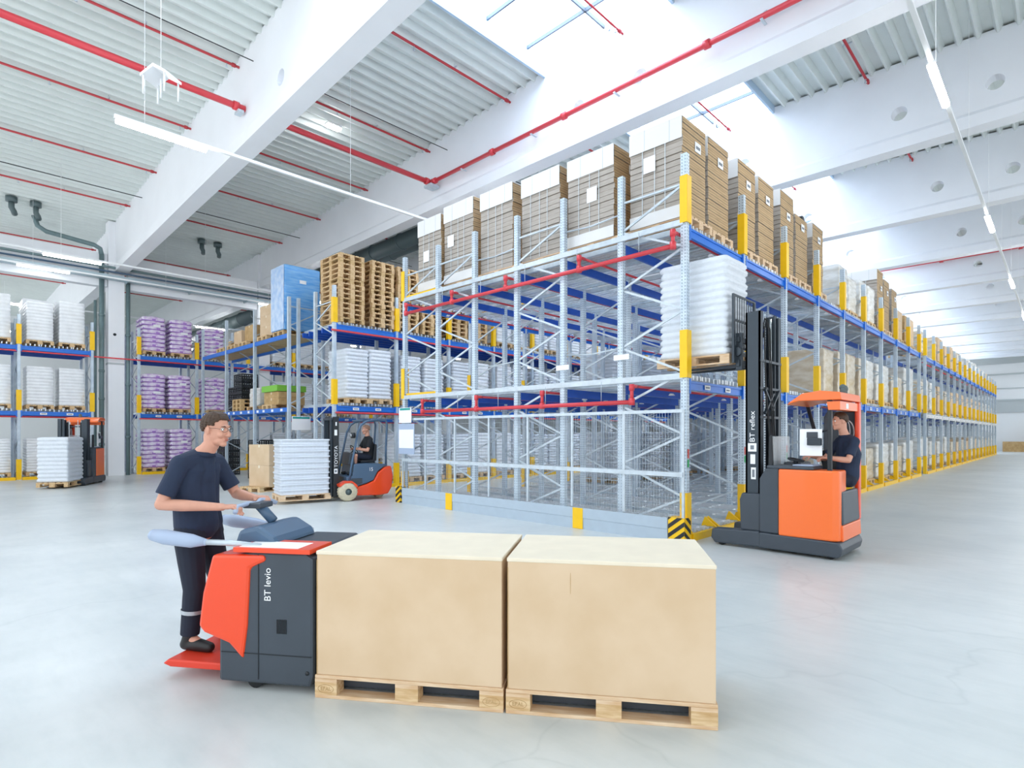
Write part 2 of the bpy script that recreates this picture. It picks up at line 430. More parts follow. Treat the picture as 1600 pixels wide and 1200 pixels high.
# columns, bay-edge beam
for i, x in enumerate(GX):
    m = MB(); cx = x if i else 5.22
    m.box(cx-.27, cx+.27, 27.15, 27.65, 0, 10.1); m.box(cx-.36, cx+.36, 27.1, 27.7, 7.45, 7.6) if 0 else None
    if i == 0:
        m.cyl((5.16, 27.149, 5.62), (5.16, 27.14, 5.62), .055, 16, 1); m.box(cx-.272, cx+.272, 27.147, 27.65, 4.42, 4.5, 2)
    struct(m, 'column', ['conc', 'black', 'greyw'], 'square white concrete column')
m = MB()
for i in range(-1, len(GX)-1):
    a = XMIN if i < 0 else GX[i]+.28; b = GX[i+1]-.28 if i+1 > 0 else 4.93
    m.box(a, b, 27.25, 27.6, 7.5, 8.8)
struct(m, 'trim_bay_edge_beam', ['conc'], 'white concrete edge beam between the columns')
# end wall, rear wall, far side wall
m = MB(); m.box(XMAX, XMAX+.2, YMIN, YMAX, 0, 10.9)
struct(m, 'wall_end', ['wall'], 'white end wall of the hall')
m = MB()
for z0, z1, d in ((3.76, 3.9, .12), (4.9, 5.04, .12), (6.05, 6.15, .1), (7.4, 7.55, .1), (8.5, 8.6, .1)): m.box(XMAX-d, XMAX, YMIN, YMAX, z0, z1)
struct(m, 'trim_end_wall_rails', ['greyw'])
m = MB(); m.box(XMAX-.05, XMAX, YMIN, YMAX, 3.9, 4.9); m.box(XMAX-.06, XMAX, YMIN, YMAX, 8.6, 9.3)
struct(m, 'trim_end_wall_band', ['greyw'])
m = MB(); m.box(XMIN, XMAX, YMAX, YMAX+.2, 0, 10.9); struct(m, 'wall_rear', ['wall'], 'white wall of the rear bay')
for k in range(5):
    o = None
# drain pipes by the first column
t = thing('drain_pipe', 'grey-green drain pipe down the left side of the white column', 'pipe', (4.74, 27.2, 0))
m = MB(); m.cyl((0, 0, 0), (0, 0, 8.7), .085, 14); m.tube([(0, 0, 8.7), (-.05, 0, 8.95), (-.25, 0, 9.05), (-1.7, 0, 9.2), (-1.95, 0, 9.35), (-2.05, 0, 9.7)], .085, 12); m.obj('pipe_run', ['duct'], t)
for z in (1.2, 3., 4.1, 6.3): MB().cyl((0, 0, z), (0, 0, z+.09), .1, 14).obj('socket', ['duct'], t)
MB().cyl((-.2, .05, 0), (-.2, .05, 6.9), .05, 10).obj('thin_pipe', ['duct'], t)
t = thing('drain_pipe', 'grey-green drain pipe down the right side of the white column', 'pipe', (5.62, 27.2, 0))
m = MB(); m.cyl((0, 0, 0), (0, 0, 7.9), .075, 14); m.obj('pipe_run', ['duct'], t)
for z in (1.5, 3.6, 5.6, 7.85): MB().cyl((0, 0, z), (0, 0, z+.09), .095, 14).obj('socket', ['duct'], t)
for x, y, lb in ((2.05, 27.0, 'first'), (2.72, 27.0, 'second'), (8.3, 27.0, 'third'), (8.95, 27.0, 'fourth')):
    t = thing('roof_outlet', 'dark roof drain outlet hanging under the ribbed deck, %s from the left' % lb, 'roof outlet', (x, y, roof_z(y)))
    MB().cyl((0, 0, -.18), (0, 0, 0), .17, 14).obj('funnel', ['ductd'], t)
    MB().tube([(0, 0, -.18), (0, 0, -.38), (.06, 0, -.5), (.1, .15, -.55)], .09, 10).obj('spout', ['ductd'], t)
# cable trays and pipe bundle along the edge beam
t = thing('cable_tray', 'long galvanised cable tray fixed along the white edge beam', 'cable tray', (0, 26.9, 7.75))
m = MB(); m.box(XMIN, 40, -.22, .22, 0, .02); m.box(XMIN, 40, -.23, -.21, 0, .12); m.box(XMIN, 40, .21, .23, 0, .12); m.obj('tray_channel', ['traym'], t)
m = MB()
for k in range(5): m.cyl((XMIN, -.16+k*.075, .045), (40, -.16+k*.075, .045), .022, 6)
m.obj('cables', ['ductd'], t)
m = MB()
for k in range(20): m.box(-6+k*2.3, -5.95+k*2.3, -.25, .25, -.07, 0)
m.obj('brackets', ['traym'], t)
t = thing('conduit_run', 'blue-grey conduit pair running above the cable tray', 'conduit', (0, 26.85, 8.2))
m = MB(); m.cyl((XMIN, 0, 0), (40, 0, 0), .05, 8); m.obj('upper_conduit', ['duct'], t)
m = MB(); m.cyl((XMIN, .05, -.16), (40, .05, -.16), .035, 8); m.obj('lower_conduit', ['bluegrey'], t)
# ducts
for (x, y0, y1, z, r, lb) in ((13.2, 14, 26.9, 9.35, .3, 'large dark round duct under the deck behind the wooden pallets'), (14.1, 14, 26.9, 9.5, .22, 'slimmer dark round duct beside the large one'),
                              (11.9, 29, 45, 7.9, .34, 'dark round duct in the rear bay above the shelves')):
    m = MB(); m.cyl((x, y0, z), (x, y1, z), r, 20)
    for k in range(int((y1-y0)/2)): m.cyl((x, y0+1+k*2, z), (x, y0+1.06+k*2, z), r+.03, 20)
    tag(m.obj('air_duct', ['ductd']), lb, 'duct')
# ------------------------------------------------------------------ sprinkler pipes
def sprinkler(y, z, r, label, n_heads=True, x0=XMIN, x1=XMAX, m_='redd'):
    t = thing('sprinkler_pipe', label, 'pipe', (0, y, z))
    MB().cyl((x0, 0, 0), (x1, 0, 0), r, 10).obj('pipe_run', [m_], t)
    if n_heads:
        k = 0
        for xx in [q for q in (GX[0]-5.7-3.3+2.85*j for j in range(20)) if q < 45]:
            m = MB(); m.cyl((xx, 0, -r), (xx, 0, -.1), .014, 6); m.cyl((xx, 0, -.1), (xx, 0, -.115), .03, 8); m.obj('sprinkler_head', ['steel'], t)
            m = MB(); m.bar((xx+1.2, -.1, .04), (xx+1.2, .1, .04), .03, .03); m.cyl((xx+1.2, 0, 0), (xx+1.2, 0, roof_z(y)-z), .006, 5); m.obj('hanger', ['steel'], t)
    for xx in GX[:7]:
        MB().cyl((xx-.33, 0, 0), (xx-.25, 0, 0), r+.018, 10).obj('coupling', [m_], t)
for y, lb in ((10.7, 'thin red sprinkler pipe on the deck, first on the left slope from the rooflight'), (14.2, 'thin red sprinkler pipe close above the thick red main'), (17.8, 'thin red sprinkler pipe next below the thick red main'),
              (21.3, 'thin red sprinkler pipe second below the thick red main'), (24.8, 'thin red sprinkler pipe nearest the white edge beam'), (7.15, 'red sprinkler pipe crossing under the bright rooflight'),
              (3.6, 'red sprinkler pipe on the far slope right of the rooflight'), (.05, 'red sprinkler pipe at the top right corner of the hall')):
    sprinkler(y, roof_z(y)-.14, .03 if y != 7.15 else .022, lb)
for y, lb in ((31., 'red sprinkler pipe in the rear bay, nearest'), (35., 'red sprinkler pipe in the rear bay, middle'), (39., 'red sprinkler pipe in the rear bay, farthest')):
    sprinkler(y, 9.85, .03, lb, False)
t = thing('sprinkler_main', 'thick red sprinkler main crossing below the deck to the white beam', 'pipe', (0, 13.86, 9.3))
MB().cyl((XMIN, 0, 0), (10.62, 0, 0), .075, 14).obj('pipe_run', ['red'], t)
for xx in (4.93, 5.75, 10.45): MB().cyl((xx, 0, 0), (xx+.12, 0, 0), .1, 14).obj('coupling', ['red'], t)
MB().box(5.0, 5.13, -.12, .12, -.16, -.1).obj('bracket', ['steel'], t); MB().box(10.5, 10.83, -.2, .14, -.17, -.1).obj('bracket', ['steel'], t)
t = thing('sprinkler_main', 'red sprinkler main running along the face of the long white beam', 'pipe', (10.66, 0, 9.3))
MB().cyl((0, YMIN, 0), (0, 13.9, 0), .055, 12).obj('pipe_run', ['red'], t)
for yy in (13.6, 11.1, 8.6, 5., 1.3): MB().cyl((0, yy, 0), (0, yy+.12, 0), .085, 12).obj('coupling', ['red'], t)
for yy in (12.4, 9.7, 7.2, 4.0): 
    m = MB(); m.bar((0, yy, .03), (.17, yy, .2), .05, .02); m.bar((-.05, yy, -.06), (.17, yy, -.06), .05, .02); m.obj('bracket', ['steel'], t)
m = MB(); m.tube([(0, 13.75, 0), (.0, 13.88, 0), (-.12, 13.86, 0)], .09, 12); m.obj('elbow', ['red'], t)
t = thing('sprinkler_main', 'red sprinkler main along the distant grey beam at the right', 'pipe', (33.5, 0, 9.9))
MB().cyl((0, YMIN, 0), (0, 14, 0), .07, 10).obj('pipe_run', ['red'], t)
for yy in (1.4, 4.2, 7.): MB().cyl((0, yy, 0), (0, yy+.15, 0), .12, 10).obj('coupling', ['red'], t)
tag(MB().cyl((XMIN, 13.35, 9.3+.9), (40, 13.35, 9.3+.9), .012, 5).obj('black_cable', ['black']), 'thin black cable under the deck beside the thick red main', 'cable')
tag(MB().cyl((XMIN, 23.1, 9.9), (40, 23.1, 9.9), .016, 5).obj('black_cable', ['black']), 'thin black cable under the deck near the edge beam', 'cable')
# ------------------------------------------------------------------ lamp rails
def lamp_row(y, z, x0, x1, xs, lab, glow='led'):
    t = thing('lamp_rail', 'slim white lamp rail '+lab, 'lamp rail', (0, y, z))
    MB().box(x0, x1, -.03, .03, 0, .055).obj('rail_profile', ['rail'], t)
    xx = xs[0]-.3
    while xx < min(x1, 60):
        MB().cyl((xx, 0, .05), (xx, 0, roof_z(y)-z), .005, 5).obj('suspension_wire', ['rail'], t); xx += 4.2
    for k, x in enumerate(xs):
        l = thing('strip_lamp', 'glowing strip lamp on the rail %s, %s lamp of the row' % (lab, ORD[k]), 'lamp', (x, y, z), 0, 'strip lamps on the rails')
        MB().box(-.75, .75, -.045, .045, -.035, 0).obj('lamp_housing', ['rail'], l)
        m = MB(); m.prism([(-.055, -.036), (.055, -.036), (.05, -.075), (.02, -.095), (-.02, -.095), (-.05, -.075)], 'x', -.74, .74); m.obj('diffuser', [glow], l)
lamp_row(1.48, 7.3, 5.6, 72.9, [11.35+8.4*k for k in range(8)], 'over the right-hand aisle')
lamp_row(12.15, 7.3, 2.3, 72.9, [3.07+8.4*k for k in range(8)], 'over the pallet rack')
lamp_row(22.7, 7.3, -3, 50, [3.2+8.4*k for k in range(6)], 'over the far aisle')
lamp_row(33., 7.4, -3, 50, [2.2+8.4*k for k in range(5)], 'in the rear bay')
lamp_row(42., 7.4, -3, 50, [3.2+8.4*k for k in range(5)], 'deep in the rear bay')
lamp_row(26.55, 7.7, -3, 50, [2.9+8.4*k for k in range(5)], 'beside the cable tray', 'leddim')
l = thing('ceiling_lamp', 'small glowing lamp on the deck beyond the first roof beam', 'lamp', (8.05, 14.97, 10.42))
MB().box(-.22, .22, -.1, .1, 0, .05).obj('lamp_housing', ['rail'], l); MB().box(-.2, .2, -.08, .08, -.05, 0).obj('diffuser', ['led'], l)
# hanging access point
t = thing('access_point', 'white access point with dangling antennas hanging from a wire', 'access point', (2.47, 9.9, 7.05), .6)
m = MB(); m.prism([(-.22, 0), (0, .12), (.22, 0), (.22, .04), (0, .17), (-.22, .04)], 'x', -.16, .16); m.obj('housing', ['paper'], t)
for px, py in ((-.14, -.18), (.14, -.18), (-.14, .18), (.14, .18), (0, 0)): MB().cyl((px, py, .02), (px, py, -.26), .014, 6).obj('antenna', ['paper'], t)
MB().cyl((0, 0, .14), (0, 0, 3.6), .006, 5).obj('suspension_wire', ['rail'], t)
# ------------------------------------------------------------------ pallet racks
PITCH = 2.145
def up_mesh(h):
    m = MB()
    o = [(-.045,-.05),(.045,-.05),(.045,-.02),(.03,-.02),(.03,.02),(.045,.02),(.045,.05),(-.045,.05)]
    m.prism(o, 'z', 0, h); m.box(-.08, .08, -.08, .08, 0, .012)
    return m.mesh('upright', ['galv'])
UP = {}
def upright(t, x, y, h=5.97):
    if h not in UP: UP[h] = up_mesh(h)
    return inst(UP[h], 'upright', (x, y, 0), parent=t)
PROT = {}
def protector(t, x, y, z0, z1, s):
    k = (round(z1-z0, 3), s)
    if k not in PROT:
        m = MB(); m.box(-.07, .07, s*.065-.008, s*.065+.008, 0, k[0]); m.box(-.073, -.055, -.05, .07, 0, k[0]) if s > 0 else m.box(-.073, -.055, -.07, .05, 0, k[0])
        m.box(.055, .073, -.05, .07, 0, k[0]) if s > 0 else m.box(.055, .073, -.07, .05, 0, k[0])
        PROT[k] = m.mesh('upright_protector', ['yellow'])
    return inst(PROT[k], 'upright_protector', (x, y, z0), parent=t)
BR = {}
def bracing(t, x, y0, y1, h, step=.485):
    k = (round(y1-y0, 3), h)
    if k not in BR:
        m = MB(); z = h-.45; d = y1-y0; side = 0
        m.bar((0, 0, z), (0, d, z), .03, .03)
        while z > .6:
            a, b = ((0, z), (d, z-step)) if side == 0 else ((d, z), (0, z-step))
            m.bar((0, a[0], a[1]), (0, b[0], b[1]), .025, .035); z -= step; side ^= 1
        m.bar((0, 0, .25), (0, d, .25), .03, .03)
        BR[k] = m.mesh('frame_bracing', ['steel'])
    return inst(BR[k], 'frame_bracing', (x, y0, 0), parent=t)
BM = {}
def beam(t, x0, x1, y, z, col='blue', label=None, name='load_beam'):
    k = (round(x1-x0, 3), col)
    if k not in BM:
        L = x1-x0; m = MB(); m.box(.05, L-.05, -.025, .025, -.14, 0); m.box(.05, L-.05, -.04, -.025, -.035, 0)
        for xx in (.045, L-.085): m.box(xx, xx+.04, -.06, -.025, -.2, .03)
        BM[k] = m.mesh(name, [col])
    o = inst(BM[k], name, (x0, y, z), parent=t)
    if label:
        for q in (.32, .68):
            m = MB(); m.box((x1-x0)*q-.1, (x1-x0)*q+.1, -.0435, -.0405, -.115, -.04); m.box((x1-x0)*q-.07, (x1-x0)*q+.07, -.0445, -.0435, -.09, -.065, 1)
            LB = m.obj('bay_label', ['paper', 'print'], o)
    return o
LN = {}
def lane(t, x, y0, y1, z, rollers=True):
    k = (round(y1-y0, 2), rollers)
    if k not in LN:
        d = y1-y0; m = MB()
        for xx in (-.4, .4): m.box(xx-.02, xx+.02, 0, d, 0, .085)
        for xx in (-.28, -.15, -.03, .03, .15, .28): m.box(xx-.016, xx+.016, .02, d-.02, .03, .1, 1)
        if rollers:
            yy = .14
            while yy < d:
                m.cyl((-.38, yy, .078), (-.05, yy, .078), .028, 8, 1); m.cyl((.05, yy, .078), (.38, yy, .078), .028, 8, 1); yy += .52
        LN[k] = m.mesh('roller_lane', ['steel', 'roller'])
    return inst(LN[k], 'roller_lane', (x, y0, z), parent=t)
gm = MB(); gm.add([(-.02, -.04, .11), (.02, -.04, .11), (-.02, .22, .11), (.02, .22, .11), (-.02, .16, .26), (.02, .16, .26)], [(0, 1, 5, 4), (0, 4, 2), (1, 3, 5), (2, 4, 5, 3)]); GD = gm.mesh('lane_guide', ['yellow'])
def rack(label, xs, ys, frames, prot, levels=(2.48, 4.85), h=5.97, labels=True, floor_lane=True, cross=None, roller=True, guides=False, rail=True, midcol='blue'):
    t = thing('pallet_rack', label, 'rack', (xs[0], ys[0], 0))
    X = [x-xs[0] for x in xs]; Y = [y-ys[0] for y in ys]
    for x in X:
        for y in Y:
            upright(t, x, y, h)
        for a, b in frames: bracing(t, x, Y[a], Y[b], h)
        for yi, s in prot:
            for z0, z1 in ((0.013, .75), (2.52, 3.25), (4.9, 5.62)): protector(t, x, Y[yi], z0, z1, s)
    for i in range(len(X)-1):
        for z in levels:
            beam(t, X[i], X[i+1], 0, z, 'blue' if z > 3 else midcol, labels and z < 3)
            if len(prot) > 1: beam(t, X[i], X[i+1], Y[-1], z, 'blue')
        if rail:
            for cx in (X[i]+.6, X[i]+1.545):
                for z in ((0.02,) if floor_lane else ())+tuple(levels):
                    lane(t, cx, 0.0, Y[-1], z, roller)
    inner = Y[1:-1] if len(prot) > 1 else Y[1:]
    if cross:
        inner = [cross*k for k in range(1, int(Y[-1]/cross)+1)]
    for y in inner:
        for z in levels:
            m = MB(); m.box(X[0]+.05, X[-1]-.05, -.025, .025, -.15, -.002); m.obj('cross_beam', ['darkblue'], t, (0, y, z))
    # floor edge rail with guides
    for i in range(len(X)-1):
        m = MB(); m.box(X[i]+.09, X[i+1]-.09, -.1, -.04, .0, .11)
        m.obj('floor_edge_rail', ['yellow'], t)
        if not guides: continue
        for cx in (X[i]+.6, X[i]+1.545):
            for s in (-.42, .42): inst(GD, 'lane_guide', (cx+s, 0, 0), parent=t)
    return t
X1 = [8.14+PITCH*k for k in range(10)]
Y1 = [4.22, 5.37, 6.62, 7.8, 9.05, 10.3, 11.6]
R1 = rack('large grey pallet rack with blue beams nearest the camera, behind the reach truck', X1, Y1, ((0, 1), (2, 3), (4, 5), (5, 6)), ((0, -1), (6, 1)), guides=True)
X1b = [28.75+PITCH*k for k in range(16)]
R1b = rack('long second section of the pallet rack running far down the right-hand aisle', X1b, [4.22, 5.37, 7.8, 11.6], ((0, 1),), ((0, -1),), roller=False, midcol='cap')
X2 = [8.2+2.13*k for k in range(10)]
R2 = rack('pallet rack across the inner aisle, with stacked wooden pallets on top', X2, [15.21, 16.35, 17.5], ((0, 1),), ((0, -1),), cross=.42, roller=False)
X3 = [5.97+2.16*k for k in range(8)]
R3 = rack('far pallet rack right of the white column, holding purple sacks', X3, [27.1, 28.25, 29.4], ((0, 1),), ((0, -1),), cross=.42, roller=False)
X4 = [-4.2+2.15*k for k in range(5)]
R4 = rack('far pallet rack left of the white column, holding white loads', X4, [27.0, 28.15, 29.3], ((0, 1),), ((0, -1),), cross=.42, roller=False)
# yellow guide plates on the lane edge of the near rack
for z in (2.57, 4.94):
    m = MB(); m.box(-.03, .05, 6.15, 7.3, z, z+.07); m.obj('edge_plate', ['yellow'], R1)
m = MB()
for z in (2.5, 4.87): m.box(-.07, -.04, .0, 7.38, z, z+.09)
m.obj('side_rail', ['steel'], R1)
for y0, y1 in ((1.15, 2.4), (3.58, 4.83)):
    for z in (5.35, 4.98, 3.1, 2.62): MB().tube([(0, y0, z), (-.02, (y0+y1)/2, z-.05), (0, y1, z)], .014, 6).obj('spacer_bar', ['steel'], R1)
for y, z in ((2.38, 2.86), (1.12, 2.93)): MB().box(-.1, -.095, y-.18, y+.12, z-.045, z+.045).obj('white_plate', ['paper'], R1)
for x in X1[:3]:
    MB().box(-.02, .03, -.056, -.053, 1.28, 1.42).obj('red_sticker', ['safered'], R1, (x-8.14, 0, 0)); MB().box(-.02, .03, -.056, -.053, 1.14, 1.26).obj('green_sticker', ['safegreen'], R1, (x-8.14, 0, 0))
# corrugated panels on the underside of the near rack's deck are open: thin round-bar shelves catch the light
# kick rail, chevron blocks, mesh fence in front of the near rack
t = thing('kick_rail', 'low pale grey steel kick rail along the foot of the near rack', 'barrier', (7.92, 4.4, 0))
m = MB(); m.prism([(0, 0), (.02, 0), (.02, .36), (-.005, .37), (-.01, .2), (0, .185)], 'y', 0, 7.02); m.obj('rail_plate', ['barrier'], t)
for y in (1.72, 5.25): MB().box(-.0125, -.0105, y-.11, y+.11, .005, .365).obj('yellow_patch', ['yellow'], t)
def chevron_block(label, cx, cy, sx, sy, h):
    t = thing('corner_guard', label, 'guard', (cx, cy, 0))
    MB().box(0, sx, 0, sy, 0, h).obj('block', ['yellow'], t)
    m = MB(); e = .002
    def clip(poly, umin, umax, vmin, vmax):
        for ax, lim, sgn in ((0, umin, 1), (0, umax, -1), (1, vmin, 1), (1, vmax, -1)):
            out = []
            for i in range(len(poly)):
                p, q = poly[i], poly[(i+1) % len(poly)]
                a = (p[ax]-lim)*sgn >= 0; b = (q[ax]-lim)*sgn >= 0
                if a: out.append(p)
                if a != b:
                    tt = (lim-p[ax])/(q[ax]-p[ax]); out.append((p[0]+(q[0]-p[0])*tt, p[1]+(q[1]-p[1])*tt))
            poly = out
            if not poly: return []
        return poly
    for face, W in (('x', sy), ('y', sx)):
        # u = distance from the shared corner; stripes fall away from it
        for k in range(-1, 6):
            v0 = -.02+k*.14
            p = clip([(0, v0), (0, v0+.07), (W, v0+.07-W*.75), (W, v0-W*.75)], 0, W, 0, h)
            if len(p) < 3: continue
            if face == 'x': m.add([(-e, u, v) for u, v in p], [tuple(range(len(p)-1, -1, -1))])
            else: m.add([(u, -e, v) for u, v in p], [tuple(range(len(p)))])
    m.obj('black_chevrons', ['black'], t)
chevron_block('black and yellow chevron corner guard at the near foot of the rack', 7.93, 4.12, .2, .27, .38)
chevron_block('black and yellow striped guard at the far foot of the near rack', 7.93, 11.5, .16, .2, .4)
t = thing('mesh_fence', 'galvanised wire mesh fence across the open side of the near rack', 'fence', (7.97, 4.16, .38))
for k, y in enumerate([0, 1.05, 2.13, 3.2, 4.28, 5.35, 6.4, 7.3]): MB().box(-.015, .015, y-.02, y+.02, 0, 1.64).obj('post', ['steel'], t)
MB().box(-.02, .02, 0, 7.3, 1.6, 1.65).obj('top_rail', ['steel'], t); MB().box(-.03, -.005, 0, 7.3, .62, .69).obj('middle_rail', ['steel'], t)
m = MB()
for k in range(146): m.box(-.0015, .0015, k*.05-.0015, k*.05+.0015, 0, 1.62)
for k in range(17): m.box(-.0015, .0015, 0, 7.3, k*.1-.0015, k*.1+.0015)
m.obj('wire_mesh', ['steel'], t)
t = thing('notice_board', 'white notice with teal header above a grey framed sheet on the rack end', 'sign', (7.9, 11.02, 1.2))
MB().box(0, .01, 0, .5, .72, 1.08).obj('upper_sheet', ['paper'], t); MB().box(-.003, 0, 0.04, .46, 1.02, 1.07).obj('header', ['teal'], t)
m = MB(); m.box(0, .01, -.12, .52, -.02, .7); m.obj('framed_board', ['padgrey'], t); m = MB(); m.box(-.004, 0, -.09, .49, .12, .56); m.obj('sheet', ['paper'], t)
t = thing('notice_board', 'white notice with teal header hanging on the end of the shelf rack', 'sign', (7.95, 17.42, 1.78))
MB().box(.0, .62, 0, .01, 0, .44).obj('sheet', ['paper'], t); MB().box(.03, .59, -.003, 0, .36, .42).obj('header', ['teal'], t)
# in-rack sprinklers of the near rack
sm_ = MB(); sm_.prism([(.045, 0), (-.045, 0), (-.012, .035), (.012, .035)], 'x', -.04, .04); SH_ = sm_.mesh('sprinkler_head', ['paper'])
def inrack(z, ys, rise, label):
    t = thing('rack_sprinkler_header', label, 'pipe', (7.95, 0, z))
    MB().cyl((0, ys[0], 0), (0, ys[-1], 0), .036, 12).obj('header_pipe', ['red'], t)
    for y in ys:
        m = MB(); m.tube([(0, y, 0), (0, y, rise), (.09, y, rise+.02), (.16, y, rise+.02)], .03, 10); m.cyl((0, y, -.05), (0, y, .06), .05, 10); m.cyl((0, y, rise-.05), (0, y, rise+.05), .045, 10); m.obj('riser', ['red'], t)
        m = MB(); m.cyl((.12, y, rise+.02), (19.2, y, rise+.02), .022, 8)
        b = m.obj('branch_pipe', ['red'], t)
        for k in range(9): inst(SH_, 'sprinkler_head', (1.3+k*PITCH, y, rise-.07), parent=t)
    m = MB()
    for y in [ys[0]+.6+1.25*k for k in range(5)]: m.cyl((0, y, .03), (.0, y, .36), .006, 5)
    m.obj('hanger_rods', ['steel'], t)
inrack(4.53, [4.32, 6.12, 7.94, 9.6, 11.3], .2, 'red sprinkler header just under the top level of the near rack')
inrack(2.17, [5.05, 6.98, 8.8, 10.65], .24, 'red sprinkler header just under the middle level of the near rack')
for y0, z, x0, x1, lb in ((15.12, 4.66, 5.97+2.1, 27, 'red sprinkler pipe under the top beam of the rack across the inner aisle'), (15.12, 2.28, 8.2, 27, 'red sprinkler pipe under the middle beam of the rack across the inner aisle'),
                      (27.0, 4.66, -4, 20, 'red sprinkler pipe passing in front of the white column between the far racks'), (27.0, 2.28, -4, 4.4, 'red sprinkler pipe under the middle beam of the far left rack'), (27.0, 2.28, 5.97, 20, 'red sprinkler pipe under the middle beam of the purple sack rack'),
                      (4.32, 4.62, 28.8, 60, 'red sprinkler pipe under the top beam of the long second rack section')):
    m = MB(); m.cyl((x0, y0, z), (x1, y0, z), .028, 8); tag(m.obj('rack_sprinkler_pipe', ['red']), lb, 'pipe')
# ------------------------------------------------------------------ shelf rack with boards
t = thing('shelf_rack', 'shelf rack with boarded levels facing left, a blue wrapped pallet on top', 'rack', (7.95, 17.62, 0))
YS = [0, 2.7, 5.4, 8.1]
for y in YS:
    for x in (0, 1.15): upright(t, x, y, 6.0)
    m = MB(); z = 5.7; s = 0; m.bar((0, 0, z), (1.15, 0, z), .03, .03)
    while z > .6:
        a, b = ((0, z), (1.15, z-.62)) if s else ((1.15, z), (0, z-.62)); m.bar((a[0], 0, a[1]), (b[0], 0, b[1]), .025, .035); z -= .62; s ^= 1
    m.obj('frame_bracing', ['steel'], t, (0, y, 0))
for i in range(3):
    for z in (2.5, 4.85):
        for x in (0, 1.15):
            m = MB(); m.box(x-.03, x+.03, YS[i]+.05, YS[i+1]-.05, z-.14, z); b = m.obj('load_beam', ['blue'], t)
            if x == 0 and z < 3:
                m = MB()
                for q in (.4, 1.1, 1.8, 2.3): m.box(-.034, -.031, YS[i]+q, YS[i]+q+.17, z-.11, z-.03)
                m.obj('bay_label', ['paper'], b)
        MB().box(.03, 1.12, YS[i]+.05, YS[i+1]-.05, z-.04, z-.005).obj('shelf_board', ['osb'], t)
# ------------------------------------------------------------------ pallets
def pallet_mesh(mats=('wood',), k=0):
    m = MB()
    def p(*a): m.box(*a)
    for y in (-.35, 0, .35):
        w_ = .05 if abs(y) > .1 else .0725
        p(-.6, .6, y-w_, y+w_, 0, .022)
        for x in (-.5275, 0, .5275): p(x-.0725, x+.0725, y-w_, y+w_, .022, .1)
    for x in (-.5275, 0, .5275): p(x-.0725, x+.0725, -.4, .4, .1, .122)
    for y in (-.3275, -.165, 0, .165, .3275): 
        w_ = .0725 if abs(y) > .3 or y == 0 else .05
        p(-.6, .6, y-w_, y+w_, .122, .144)
    return m.mesh('pallet', list(mats))
PAL = pallet_mesh(('wood',)); PAL2 = pallet_mesh(('wood2',)); PALN = pallet_mesh(('woodnew',))
def pallet(x, y, z, rz=0, label=None, group=None, me=None):
    return inst(me or PAL, 'pallet', (x, y, z), rz, label, 'pallet', group)
# ------------------------------------------------------------------ load meshes
def rrect(w_, d, r, n=4):
    p = []
    for cx, cy, a0 in ((w_/2-r, d/2-r, 0), (-w_/2+r, d/2-r, 90), (-w_/2+r, -d/2+r, 180), (w_/2-r, -d/2+r, 270)):
        for k in range(n+1):
            a = radians(a0+90*k/n); p.append((cx+r*cos(a), cy+r*sin(a)))
    q = []
    for i in range(len(p)):
        a, b = p[i], p[(i+1) % len(p)]; L = sqrt((a[0]-b[0])**2+(a[1]-b[1])**2); k = max(1, int(L/.12))
        for j in range(k): q.append((a[0]+(b[0]-a[0])*j/k, a[1]+(b[1]-a[1])*j/k))
    return q
def layered(w_, d, h, n, bulge=.02, rnd=.01, r=.07, seed=1, scallop=0, name='load', mats=('sackw',), prof=None, topr=.5):
    rg = random.Random(seed); base = rrect(w_, d, r); N = len(base); rings = []; lh = h/n
    prof = prof or ((.03, -bulge), (.25, 0), (.6, 0.004), (.9, -bulge*.5))
    for i in range(n):
        ox, oy = rg.uniform(-rnd, rnd), rg.uniform(-rnd, rnd)
        for fz, off in prof:
            ring = []
            for k, (x, y) in enumerate(base):
                L = sqrt(x*x+y*y); o = off+rg.uniform(-rnd, rnd)*.4
                if scallop: o += scallop*abs(sin((x+y)*pi/.1))-scallop
                s = 1+o/max(.1, L)*1.2; ring.append((x*s+ox, y*s+oy, (i+fz)*lh+rg.uniform(-rnd, rnd)*.3))
            rings.append(ring)
    for f_, dz in ((.93, 0.0), (topr, .012)): rings.append([(x*f_, y*f_, h+dz) for x, y in base])
    v = [p for g in rings for p in g]; f = []
    for i in range(len(rings)-1):
        for k in range(N): f.append((i*N+k, i*N+(k+1) % N, (i+1)*N+(k+1) % N, (i+1)*N+k))
    f.append(tuple(range((len(rings)-1)*N, len(rings)*N)))
    m = MB(); m.add(v, f, 0, True); return m.mesh(name, list(mats))
def cartons(w_, d, h, nz, seed=1, mats=('film',), gap=.006):
    rg = random.Random(seed); m = MB(); lh = h/nz
    for i in range(nz):
        for a, b in ((-1, 0), (0, 1)):
            for c, e in ((-1, -.33), (-.33, .33), (.33, 1)):
                j = rg.uniform(0, gap)
                m.box(a*w_/2+gap+j, b*w_/2-gap, c*d/2+gap, e*d/2-gap-j, i*lh+gap*.7, (i+1)*lh-gap*.7)
    return m.mesh('wrapped_cartons', list(mats))
SACKS = [layered(.8, 1.16, 1.45, 13, .03, .012, .08, s, name='white_sack_load', mats=('sackw',)) for s in (1, 2, 3)]
TRAYS = [layered(.78, 1.14, 1.5, 12, .018, .004, .04, s, scallop=.012, name='white_tray_load', mats=('wrapw',)) for s in (4, 5)]
WRAPC = [layered(.8, 1.14, 1.05, 4, .008, .006, .03, s, name='film_wrapped_carton_load', mats=('film',), topr=.2) for s in (6, 7)]
